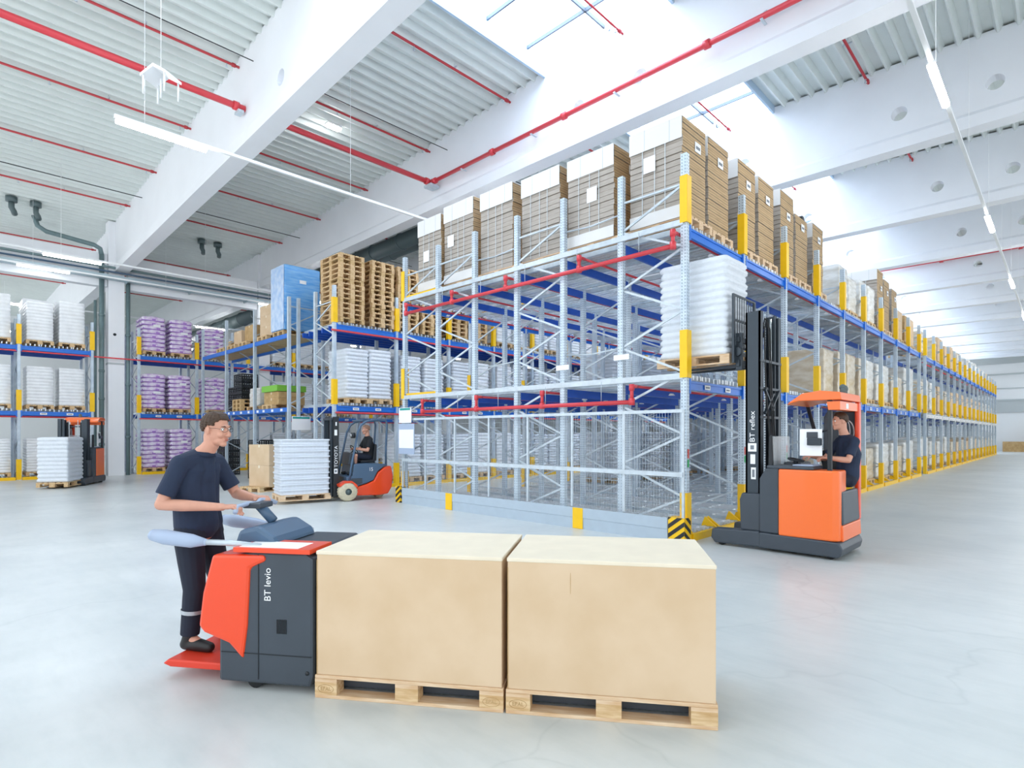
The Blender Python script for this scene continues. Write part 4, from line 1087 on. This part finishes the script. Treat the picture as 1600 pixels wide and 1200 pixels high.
P1 = thing('pallet', 'wooden pallet under the large box next to the truck, foreground', 'pallet', W0(.6, 0), RZ0, None)
P2 = thing('pallet', 'wooden pallet under the outer large box, foreground', 'pallet', W0(1.815, 0), RZ0, None)
for P, marks in ((P1, ('EPAL', '', 'EPAL')), (P2, ('EPAL', '', ''))):
    for y in (-.35, 0, .35):
        w_ = .05 if abs(y) > .1 else .0725; MB().box(-.6, .6, y-w_, y+w_, 0, .022).obj('bottom_board', ['woodnew'], P, bevel=.003)
        for x in (-.5275, 0, .5275): MB().box(x-.0725, x+.0725, y-w_, y+w_, .022, .1).obj('block', ['wood'], P)
    for x in (-.5275, 0, .5275): MB().box(x-.0725, x+.0725, -.4, .4, .1, .122).obj('stringer', ['woodnew'], P)
    for y in (-.3275, -.165, 0, .165, .3275):
        w_ = .0725 if abs(y) > .3 or y == 0 else .05; MB().box(-.6, .6, y-w_, y+w_, .122, .144).obj('deck_board', ['woodnew'], P, bevel=.003)
    for x, mk in zip((-.5275, 0, .5275), marks):
        if mk:
            text(mk, .032, frame((x, -.4015, .06), (1, 0, 0), (0, 0, 1)), 'burned_mark', 'cardd', P, .0005)
            r = MB(); r.tube([(x+.052*cos(a), -.4012, .06+.026*sin(a)) for a in [2*pi*k/20 for k in range(21)]], .0012, 4); r.obj('oval_mark', ['cardd'], P)
for x0, lb, sk in ((.6, 'large plain cardboard box next to the truck, foreground', 0), (1.815, 'large plain cardboard box at the outer end of the forks, foreground', 1)):
    B = thing('cardboard_box', lb, 'box', W0(x0, 0, .144), RZ0, None)
    sx = .59; m = MB(); m.box(-sx, sx, -.395, .395, 0, .765); m.obj('box_body', ['card'], B, bevel=.006)
    m = MB(); m.box(-sx-.004, sx+.004, -.4, .4, .752, .776); m.add([], []); 
    m.obj('lid', ['cardtop'], B, bevel=.006)
    MB().box(-sx, -sx+.004, -.397, -.395, .0, .72).obj('corner_crease', ['cardd'], B)
    if sk:
        m = MB(); m.box(-.22, -.218, -.3965, -.395, .58, .7); m.obj('crease', ['cardd'], B)
rd = thing('person', 'person in a dark navy tee shirt and glasses riding the foreground pallet truck', 'person', W0(0, 0), RZ0)
J = dict(head=(-.99, .0, 1.685), look=(1, -.06, -.1), pelvis=(-1.13, 0, .98), chest=(-1.17, 0, 1.3), neck=(-1.09, 0, 1.505),
    shL=(-1.13, .185, 1.44), shR=(-1.13, -.185, 1.44), elL=(-1.02, .27, 1.19), elR=(-1.2, -.28, 1.17), wrL=(-.8, .17, 1.175), wrR=(-.8, -.19, 1.15),
    handL=((1, -.15, .05), (-.05, 0, -1)), handR=((1, .15, .05), (-.05, 0, -1)),
    hipL=(-1.13, .1, .93), hipR=(-1.13, -.1, .93), knL=(-1.05, .12, .56), knR=(-1.07, -.12, .56), anL=(-1.0, .13, .22), anR=(-1.1, -.13, .22), toeL=(-.8, .14, .13), toeR=(-.9, -.15, .13))
human(rd, J, .0042, glasses=True, grip=1.35)
# ------------------------------------------------------------------ reach trucks
def reach_truck(loc, rz, lift, mast_top, label, letters=False):
    t = thing('reach_truck', label, 'reach truck', loc, rz); t.scale = (.87, .93, 1)
    m = MB(); m.prism([(-.99, .06), (-.95, .04), (.2, .04), (.2, .26), (-.97, .24), (-1.02, .16)], 'y', -.55, .55); m.obj('base_frame', ['char'], t, bevel=.02)
    for s in (-1, 1):
        m = MB(); m.prism([(.15, .05), (.95, .03), (1.02, .1), (1.0, .24), (.2, .27)], 'y', s*.43-.11, s*.43+.11); m.obj('outrigger', ['char'], t, bevel=.02)
        MB().cyl((.85, s*.43-.07, .06), (.85, s*.43+.07, .06), .06, 16).obj('wheel', ['rubber'], t)
    MB().cyl((-.84, .36, .07), (-.84, .48, .07), .07, 16).obj('wheel', ['rubber'], t)
    MB().cyl((-.84, -.48, .07), (-.84, -.36, .07), .07, 16).obj('wheel', ['rubber'], t)
    # battery and cowl
    m = MB(); m.prism([(-.1, .26), (.2, .26), (.2, 1.02), (.1, 1.17), (-.1, 1.19)], 'y', -.53, .53); m.obj('battery_cover', ['char'], t, bevel=.02)
    m = MB(); m.prism([(-.1, .54), (-.88, .54), (-.96, .5), (-.97, .42), (-.95, .1), (-.1, .1)], 'z', .245, 1.17); m.obj('side_cowl', ['orange'], t, bevel=.025)
    m = MB(); m.box(-.62, .08, .08, .54, 1.17, 1.215); m.obj('dash_top', ['char'], t, bevel=.015)
    m = MB(); m.box(-.6, -.3, .12, .5, 1.215, 1.235); m.obj('document_tray', ['padgrey'], t, bevel=.01)
    m = MB(); m.prism([(.04, -.53), (-.78, -.53), (-.78, -.45), (.04, -.45)], 'z', .24, 1.0); m.obj('far_side_panel', ['orange'], t, bevel=.02)
    m = MB(); m.prism([(-1.0, .24), (-.85, .24), (-.85, .45), (-.99, .45)], 'y', -.54, .42); m.obj('rear_skirt', ['orange'], t, bevel=.015)
    m = MB(); m.prism([(-1.0, .45), (-.87, .45), (-.87, .88), (-.98, .9)], 'y', -.5, .42); m.obj('rear_pocket', ['char'], t, bevel=.03)
    # cabin
    m = MB(); m.box(-.8, .02, -.45, .1, .3, .55); m.obj('footwell', ['black'], t)
    m = MB(); m.prism([(-.8, .72), (-.36, .72), (-.34, .9), (-.38, .95), (-.78, .93)], 'y', -.42, .02); m.obj('seat_cushion', ['black'], t, bevel=.03)
    m = MB(); m.prism([(-.5, -.4), (-.42, -.48), (-.9, -.48), (-.93, -.4), (-.88, -.34), (-.56, -.34)], 'z', .9, 1.42); m.obj('seat_back', ['black'], t, bevel=.03)
    m = MB(); m.box(-1.0, -.93, -.54, -.42, .45, 2.1); m.obj('rear_pillar', ['orange2'], t, bevel=.02)
    m = MB(); m.prism([(-.95, 1.05), (-.45, 1.05), (-.45, 1.9), (-.5, 1.98), (-.95, 1.98)], 'y', -.53, -.49); m.obj('rear_panel', ['bluegrey' if 0 else 'char'], t, bevel=.02)
    m = MB(); m.tube([(-.8+.11*cos(a), -.486, 1.68+.17*sin(a)) for a in [2*pi*k/28 for k in range(29)]], .009, 6); m.tube([(-.8+.05*cos(a), -.486, 1.68+.165*sin(a)) for a in [2*pi*k/28 for k in range(29)]], .006, 6); m.obj('oval_emblem', ['paper'], t)
    m = MB(); m.prism([(-.98, 1.97), (-.82, 1.97), (-.8, 2.08), (-.98, 2.08)], 'y', -.5, .52); m.box(-.982, -.98, .1, .22, 1.99, 2.06, 1); m.obj('rear_hood', ['orange', 'paper'], t, bevel=.015)
    g = MB(); g.prism([(-1.0, 2.1), (-.4, 2.1), (-.28, 2.07), (-.22, 2.05), (-.28, 2.1), (-.45, 2.2), (-.7, 2.23), (-.98, 2.2)], 'y', -.52, .53); g.obj('overhead_guard', ['orange'], t, bevel=.012)
    MB().box(-.86, -.8, .45, .51, 1.15, 2.1).obj('guard_post', ['black'], t, bevel=.008)
    MB().cyl((-.56, -.47, .9), (-.2, -.47, 2.1), .03, 10).obj('guard_post', ['black'], t)
    m = MB(); m.limb([(-.85, -.2, 2.28), (-.82, -.2, 2.3)], [.05, .05]); m.cyl((-.835, -.2, 2.2), (-.835, -.2, 2.29), .055, 14); m.obj('beacon', ['ductd'], t)
    m = MB(); m.prism([(.0, 1.2), (.07, 1.2), (.06, 1.62), (.02, 1.64)], 'y', .44, .5); m.obj('front_bracket', ['black'], t, bevel=.01)
    m = MB(); m.box(.02, .026, -.3, .44, 1.2, 1.62); m.obj('clear_guard', ['guardcl'], t)
    m = MB(); m.box(-.3, -.02, -.38, .12, 1.05, 1.25); m.obj('control_console', ['char'], t, bevel=.03)
    m = MB(); m.tube([(-.25+.11*cos(a), .2+.11*sin(a), 1.29+.02*cos(a)) for a in [2*pi*k/24 for k in range(25)]], .014, 8); m.cyl((-.25, .2, 1.23), (-.25, .2, 1.29), .035, 10); m.bar((-.35, .2, 1.28), (-.15, .2, 1.29), .03, .015); m.obj('steering_wheel', ['black'], t)
    # clipboard with terminal
    c = thing('terminal_holder', None, None); c.parent = t
    MB().cyl((-.7, .44, 1.68), (-.83, .47, 1.72), .014, 8).obj('bracket_arm', ['black'], c)
    m = MB(); m.box(-.72, -.4, .46, .47, 1.36, 1.72); m.obj('paper_sheet', ['paper'], c); 
    m = MB(); m.box(-.72, -.52, .472, .53, 1.5, 1.6); m.obj('terminal', ['screen'], c, bevel=.01)
    m = MB(); m.box(-.66, -.5, .471, .474, 1.6, 1.68); m.obj('label_strip', ['char'], c)
    # mast
    def channel(x0, x1, y0, y1, z1, nm, mt='mast'):
        m = MB(); s = 1 if y0 > 0 else -1; ya, yb = sorted((y0, y1)); yi = ya if s > 0 else yb
        m.box(x0, x1, (yb-.02) if s > 0 else ya, yb if s > 0 else (ya+.02), .26, z1); m.box(x0, x0+.03, ya, yb, .26, z1); m.box(x1-.03, x1, ya, yb, .26, z1); m.obj(nm, [mt], t)
    for s in (1, -1):
        channel(.22, .46, s*.44, s*.34, min(mast_top, 3.42), 'mast_channel'); channel(.25, .43, s*.335, s*.25, mast_top*.985, 'inner_mast_channel')
        MB().cyl((.3, s*.2, .3), (.3, s*.2, mast_top*.95 if mast_top < 3 else 2.7), .035, 12).obj('lift_cylinder', ['black'], t)
        MB().cyl((.3, s*.2, mast_top*.6), (.3, s*.2, mast_top*.97), .018, 10).obj('chrome_rod', ['chrome'], t)
        m = MB()
        for k in range(int((mast_top-1)/.04)): m.box(.36, .385, s*.13-.01, s*.13+.01, 1+k*.04, 1.028+k*.04)
        m.obj('lift_chain', ['steel'], t)
    MB().prism([(.2, .26), (.52, .26), (.54, .7), (.5, .8), (.2, .8)], 'y', .3, .5).obj('mast_foot', ['char'], t, bevel=.02)
    for z in [q for q in (1.0, 1.88, 2.3, 2.7) if q < mast_top-.2]: MB().box(.21, .25, -.44, .44, z, z+.035).obj('mast_tie', ['mast'], t)
    m = MB(); 
    for a in ((.2, .3, 2.3, .2, -.05, 2.0), (.2, -.3, 2.3, .2, .05, 2.0), (.2, .3, 1.95, .2, -.05, 2.25)): 
        if mast_top > 3: m.bar(a[:3], a[3:], .04, .03)
    if mast_top > 3: m.obj('scissor_arms', ['mast'], t)
    for k, y in enumerate((.05, -.02, .22)):
        if mast_top > 3: MB().tube([(.2, y, .6), (.16, y, 1.6), (.2, y+.05, 2.4), (.24, y, 3.2), (.3, y, 3.38), (.36, y, 3.1)], .012, 6).obj('hydraulic_hose', ['rubber'], t)
    # carriage, backrest, forks
    Z = lift; SH = Matrix.Translation((.13, 0, 0))
    m = MB(); m.box(.47, .53, -.36, .36, Z-.0, Z+.1); m.box(.47, .53, -.36, .36, Z+.36, Z+.44); 
    for s in (-1, 1): m.box(.44, .55, s*.3-.03, s*.3+.03, Z-.05, Z+.5)
    m.cyl((.5, .33, Z+.22), (.5, .38, Z+.22), .07, 14); m.xf(SH).obj('fork_carriage', ['mast'], t, bevel=.006)
    m = MB()
    for s in (-1, 1): m.prism([(.52, Z+.05), (.56, Z+.05), (.56, Z+1.08), (.53, Z+1.08)], 'y', s*.42-.03, s*.42+.03)
    for z in (.28, .68, 1.05): m.box(.53, .555, -.42, .42, Z+z, Z+z+.03)
    for k in range(9): m.box(.54, .55, -.36+k*.09-.008, -.36+k*.09+.008, Z+.3, Z+1.06)
    m.xf(SH).obj('load_backrest', ['mast'], t)
    for s in (-1, 1):
        m = MB(); m.prism([(.535, Z+.4), (.575, Z+.4), (.58, Z+.045), (1.68, Z+.02), (1.7, Z+.005), (.535, Z+.0)], 'y', s*.2-.05, s*.2+.05); m.xf(SH).obj('fork', ['mast'], t)
    if letters:
        text('BT reflex', .12, frame((.345, .4425, 1.76), (0, 0, 1), (1, 0, 0)), 'lettering', 'paper', t)
        m = MB(); m.box(.28, .42, .4405, .442, 1.4, 1.52); m.box(.32, .38, .442, .443, 1.43, 1.49, 1); m.obj('square_decal', ['paper', 'print'], t)
        m = MB(); m.box(.3, .38, .4405, .442, 1.22, 1.36); m.obj('white_plate', ['paper'], t)
        m = MB(); m.box(.29, .37, .4405, .442, 1.0, 1.17); m.box(.31, .35, .442, .443, 1.03, 1.14, 1); m.obj('rating_plate', ['paper', 'print'], t)
    return t
RTX, RTY = 8.73, 2.96
RT = reach_truck((RTX, RTY, 0), pi/2, 2.66, 3.5, 'orange reach truck lifting a white sack load into the near rack', True)
load(layered(.78, 1.14, 1.5, 14, .03, .012, .07, 77, name='white_sack_load', mats=('sackw',)), 8.71, 4.2, 2.71, 'white sack load raised on the forks of the orange reach truck', 'pallet load', None, plabel='pallet raised on the forks of the orange reach truck', pme=PALN)
d = thing('person', 'person in a dark navy polo shirt and shorts seated in the orange reach truck', 'person', (8.79, 2.8, 0), pi/2)
F = V(.75, .66, 0); Lf = V(-.66, .75, 0)
def D(a, b, z, o=V(-.6, -.16, 0)): p = o+F*a+Lf*b; return (p.x, p.y, z)
J = dict(head=D(.1, 0, 1.83), look=tuple(F+V(0, 0, -.05)), pelvis=D(0, 0, 1.05), chest=D(-.02, 0, 1.38), neck=D(.03, 0, 1.62), shL=D(0, .19, 1.55), shR=D(0, -.19, 1.55),
    elL=D(.14, .3, 1.3), elR=D(.16, -.29, 1.3), wrL=D(.38, .22, 1.33), wrR=D(.4, -.18, 1.33), handL=(tuple(F), (0, 0, -1)), handR=(tuple(F), (0, 0, -1)),
    hipL=D(.03, .1, 1.02), hipR=D(.03, -.1, 1.02), knL=D(.44, .14, 1.0), knR=D(.44, -.14, 1.0), anL=D(.44, .13, .64), anR=D(.46, -.13, .64), toeL=D(.62, .14, .555), toeR=D(.64, -.14, .555))
human(d, J, .008, hairc='hairb', shirt='navy', legs='navyd', shorts=True, polo=True)
# far left reach truck with a white layered load
hx, hy = -.47, -.88; L0 = (2.86, 22.4)
TX, TY = L0[0]-hx*1.24, L0[1]-hy*1.24
reach_truck((TX, TY, 0), atan2(hy, hx), .02, 2.15, 'far reach truck in front of the left rack, carrying a white load low')
load(layered(.8, 1.14, 1.36, 11, .03, .008, .05, 78, name='white_layered_load', mats=('sackw',)), L0[0], L0[1], .05, 'white layered load carried low by the far reach truck', 'pallet load', None, rz=atan2(hy, hx)-pi/2, plabel='wooden pallet carried low by the far reach truck')
# ------------------------------------------------------------------ counterbalance forklift
FR = radians(168); FO = (7.31, 13.2)
def WF(x, y, z=0): return (FO[0]+cos(FR)*x-sin(FR)*y, FO[1]+sin(FR)*x+cos(FR)*y, z)
t = thing('forklift', 'orange and blue-grey forklift in the middle carrying white jars', 'forklift', WF(0, 0), FR); t.scale = (.85, 1, 1)
for s in (1, -1):
    w_ = thing('front_wheel', None, None); w_.parent = t; w_.scale = (1/.85, 1, 1)
    m = MB(); prof = [(.08, .4), (.2, .38), (.225, .42), (.235, .5), (.225, .58), (.2, .61), (.08, .6)]; prof = [(r, (y-.5)) for r, y in prof]
    n = 28; v = [(r*cos(2*pi*k/n), s*.5+y, .235+r*sin(2*pi*k/n)) for k in range(n) for r, y in prof]; q = len(prof)
    m.add(v, [(k*q+i, k*q+i+1, ((k+1) % n)*q+i+1, ((k+1) % n)*q+i) for k in range(n) for i in range(q-1)], 0, True)
    for k in range(22):
        a = 2*pi*k/22; m.bar((.232*cos(a), s*.5-.07, .235+.232*sin(a)), (.232*cos(a+.1), s*.5+.07, .235+.232*sin(a+.1)), .02, .012, 0, (cos(a), 0, sin(a)))
    m.obj('tyre', ['tyre'], w_)
    m = MB(); m.cyl((0, s*.5-.09, .235), (0, s*.5+.085, .235), .1, 20); m.cyl((0, s*.5+s*.085, .235), (0, s*.5+s*.115, .235), .045, 14)
    for k in range(5): a = 2*pi*k/5; m.cyl((.072*cos(a), s*(.5+.085), .235+.072*sin(a)), (.072*cos(a), s*(.5+.1), .235+.072*sin(a)), .011, 8)
    m.obj('rim', ['ductd'], w_)
for s in (.1, -.1): MB().cyl((-1.12, s-.06, .16), (-1.12, s+.06, .16), .16, 20).obj('rear_wheel', ['tyre'], t)
m = MB(); m.prism([(-.2, .12), (-.28, .33), (-.6, .4), (-.8, .47), (-.94, .68), (-1.13, .8), (-1.34, .84), (-1.4, .6), (-1.37, .3), (-1.25, .13), (-1.0, .1)], 'y', -.5, .5); m.obj('counterweight_body', ['orange2'], t, bevel=.03)
m = MB(); m.prism([(.0, .3), (-.25, .33), (-.6, .42), (-.8, .49), (-.93, .7), (-1.12, .82), (-1.25, .88), (-.6, .92), (-.2, .9), (-.16, .62), (.02, .6)], 'y', -.47, .47); m.obj('body', ['bluegrey'], t, bevel=.02)
m = MB(); m.prism([(.28, .42), (.1, .5), (-.1, .5), (-.25, .4), (-.28, .34), (-.2, .34), (-.12, .45), (.1, .45), (.25, .36)], 'y', .4, .6); m.obj('wheel_arch', ['orange2'], t)
m = MB(); m.prism([(-.12, .36), (-.45, .42), (-.45, .55), (-.12, .55)], 'y', .4, .49); m.obj('step', ['char'], t, bevel=.01)
for s in (1, -1):
    MB().tube([(-.06, s*.46, .45), (-.14, s*.46, .9), (-.25, s*.45, 1.35), (-.33, s*.44, 1.7), (-.43, s*.43, 1.88), (-.58, s*.42, 1.97), (-.9, s*.42, 2.02), (-1.2, s*.42, 2.01), (-1.24, s*.42, 1.9), (-1.2, s*.43, 1.3), (-1.2, s*.43, .84)], .032, 10).obj('guard_pillar', ['bluegrey'], t)
m = MB()
for k in range(7): m.bar((-.5-.11*k, -.42, 2.01), (-.5-.11*k, .42, 2.01), .025, .04)
m.obj('guard_roof_bars', ['bluegrey'], t)
m = MB(); m.prism([(-.95, .92), (-.5, .92), (-.5, .98), (-.9, 1.0)], 'y', -.24, .24); m.prism([(-1.0, .96), (-.88, .98), (-.95, 1.4), (-1.02, 1.38)], 'y', -.22, .22); m.obj('seat', ['black'], t, bevel=.02)
m = MB(); m.prism([(-.1, .88), (-.3, .9), (-.26, 1.15), (-.16, 1.2)], 'y', -.3, .3); m.obj('dashboard', ['char'], t, bevel=.02)
m = MB(); m.tube([(-.38+.13*cos(a)*.75, .02+.15*sin(a), 1.26+.1*cos(a)) for a in [2*pi*k/24 for k in range(25)]], .014, 8); m.cyl((-.38, .02, 1.26), (-.22, .02, 1.1), .02, 8); m.obj('steering_wheel', ['black'], t)
for s in (1, -1):
    m = MB(); m.box(.2, .36, s*.34-.03, s*.34+.03, .1, 2.08); m.obj('mast_channel', ['black'], t)
    m = MB(); m.box(.3, .42, s*.26-.03, s*.26+.03, .1, 2.04); m.obj('inner_mast_channel', ['mast'], t)
    MB().cyl((.25, s*.2, .15), (.25, s*.2, 1.95), .03, 10).obj('lift_cylinder', ['char'], t)
    m = MB(); m.prism([(.46, .5), (.5, .5), (.5, .1), (1.6, .07), (1.6, .05), (.46, .05)], 'y', s*.22-.05, s*.22+.05); m.obj('fork', ['mast'], t)
MB().box(.2, .42, -.34, .34, 2.0, 2.06).obj('mast_tie', ['mast'], t); MB().box(.2, .24, -.34, .34, 1.1, 1.15).obj('mast_tie', ['mast'], t)
m = MB(); m.box(.42, .47, -.4, .4, .45, .52); m.box(.43, .47, -.4, .4, .15, .22)
for k in range(5): m.box(.44, .46, -.38+k*.19-.01, -.38+k*.19+.01, .5, 1.05)
m.obj('fork_carriage', ['mast'], t)
m = MB(); m.cyl((-.1, .5, 1.62), (-.22, .5, 1.62), .07, 14); m.cyl((-.095, .5, 1.62), (-.09, .5, 1.62), .06, 14, 1); m.bar((-.2, .44, 1.62), (-.2, .5, 1.62), .02, .02); m.obj('work_lamp', ['black', 'chrome'], t)
text('TOYOTA', .13, frame((.28, .3715, 1.1), (0, 0, 1), (1, 0, 0)), 'lettering', 'paper', t)
m = MB(); m.box(.24, .34, .3705, .372, .68, .8); m.box(.26, .32, .372, .373, .71, .77, 1); m.box(.25, .33, .3705, .372, 1.62, 1.76); m.box(.26, .3, .3705, .372, 1.86, 1.95); m.obj('mast_decals', ['paper', 'print'], t)
text('15', .13, frame((-.72, .4715, .76), (-1, 0, 0), (0, 0, 1)), 'number', 'paper', t)
d = thing('person', 'person in a black polo shirt and dark shorts driving the forklift', 'person', WF(0, 0), FR)
J = dict(head=(-.74, 0, 1.77), look=(1, .12, -.08), pelvis=(-.8, 0, 1.06), chest=(-.82, 0, 1.36), neck=(-.78, 0, 1.58), shL=(-.8, .19, 1.51), shR=(-.8, -.19, 1.51),
    elL=(-.68, .28, 1.24), elR=(-.66, -.27, 1.26), wrL=(-.46, .15, 1.27), wrR=(-.46, -.12, 1.28), handL=((1, 0, .05), (0, -.3, -1)), handR=((1, 0, .05), (0, .3, -1)),
    hipL=(-.76, .1, 1.06), hipR=(-.76, -.1, 1.06), knL=(-.36, .17, 1.1), knR=(-.36, -.15, 1.1), anL=(-.32, .18, .74), anR=(-.28, -.15, .72), toeL=(-.16, .19, .625), toeR=(-.12, -.15, .625))
for k_ in J:
    if k_ not in ('look',) and not k_.startswith('hand'): J[k_] = (J[k_][0]*.87, J[k_][1], J[k_][2])
human(d, J, .008, hairc='hairs', shirt='blackc', legs='navyd', shorts=True, short_hair=True, polo=True)
# jar trays on the forklift
pc = WF(.97, .0, .07)
inst(PALN, 'pallet', pc, FR, 'wooden pallet carried low by the forklift', 'pallet')
def jar_tray():
    m = MB(); base = rrect(1.16, .78, .03, 2)
    # scalloped wall of jars
    N = len(base); v = []; lv = ((0, .96, 0), (.01, .975, 0), (.02, .985, 1), (.085, .985, 1), (.092, 1., 0), (.118, 1.01, 0), (.13, .97, 0))
    fine = []
    for i in range(N):
        a, b = base[i], base[(i+1) % N]
        for j in range(3): fine.append((a[0]+(b[0]-a[0])*j/3, a[1]+(b[1]-a[1])*j/3))
    N = len(fine)
    for z, s, sc_ in lv:
        for x, y in fine:
            k = 1-.06*sc_*(1-abs(sin((x+y)*pi/.098))); v.append((x*s*k, y*s*k, z))
    f = []
    for i in range(len(lv)-1):
        for k in range(N): f.append((i*N+k, i*N+(k+1) % N, (i+1)*N+(k+1) % N, (i+1)*N+k))
    f.append(tuple(range((len(lv)-1)*N, len(lv)*N))); f.append(tuple(range(N-1, -1, -1)))
    m.add(v, f, 0, True)
    return m.mesh('jar_tray', ['tray'])
JT = jar_tray(); rg = random.Random(3)
for j in range(10):
    inst(JT, 'jar_tray', (pc[0]+rg.uniform(-.006, .006), pc[1]+rg.uniform(-.006, .006), .214+j*.132), FR, 'layer of white jars on the forklift, %s from the bottom' % ORD[j], 'jar tray', 'layers of white jars on the forklift')
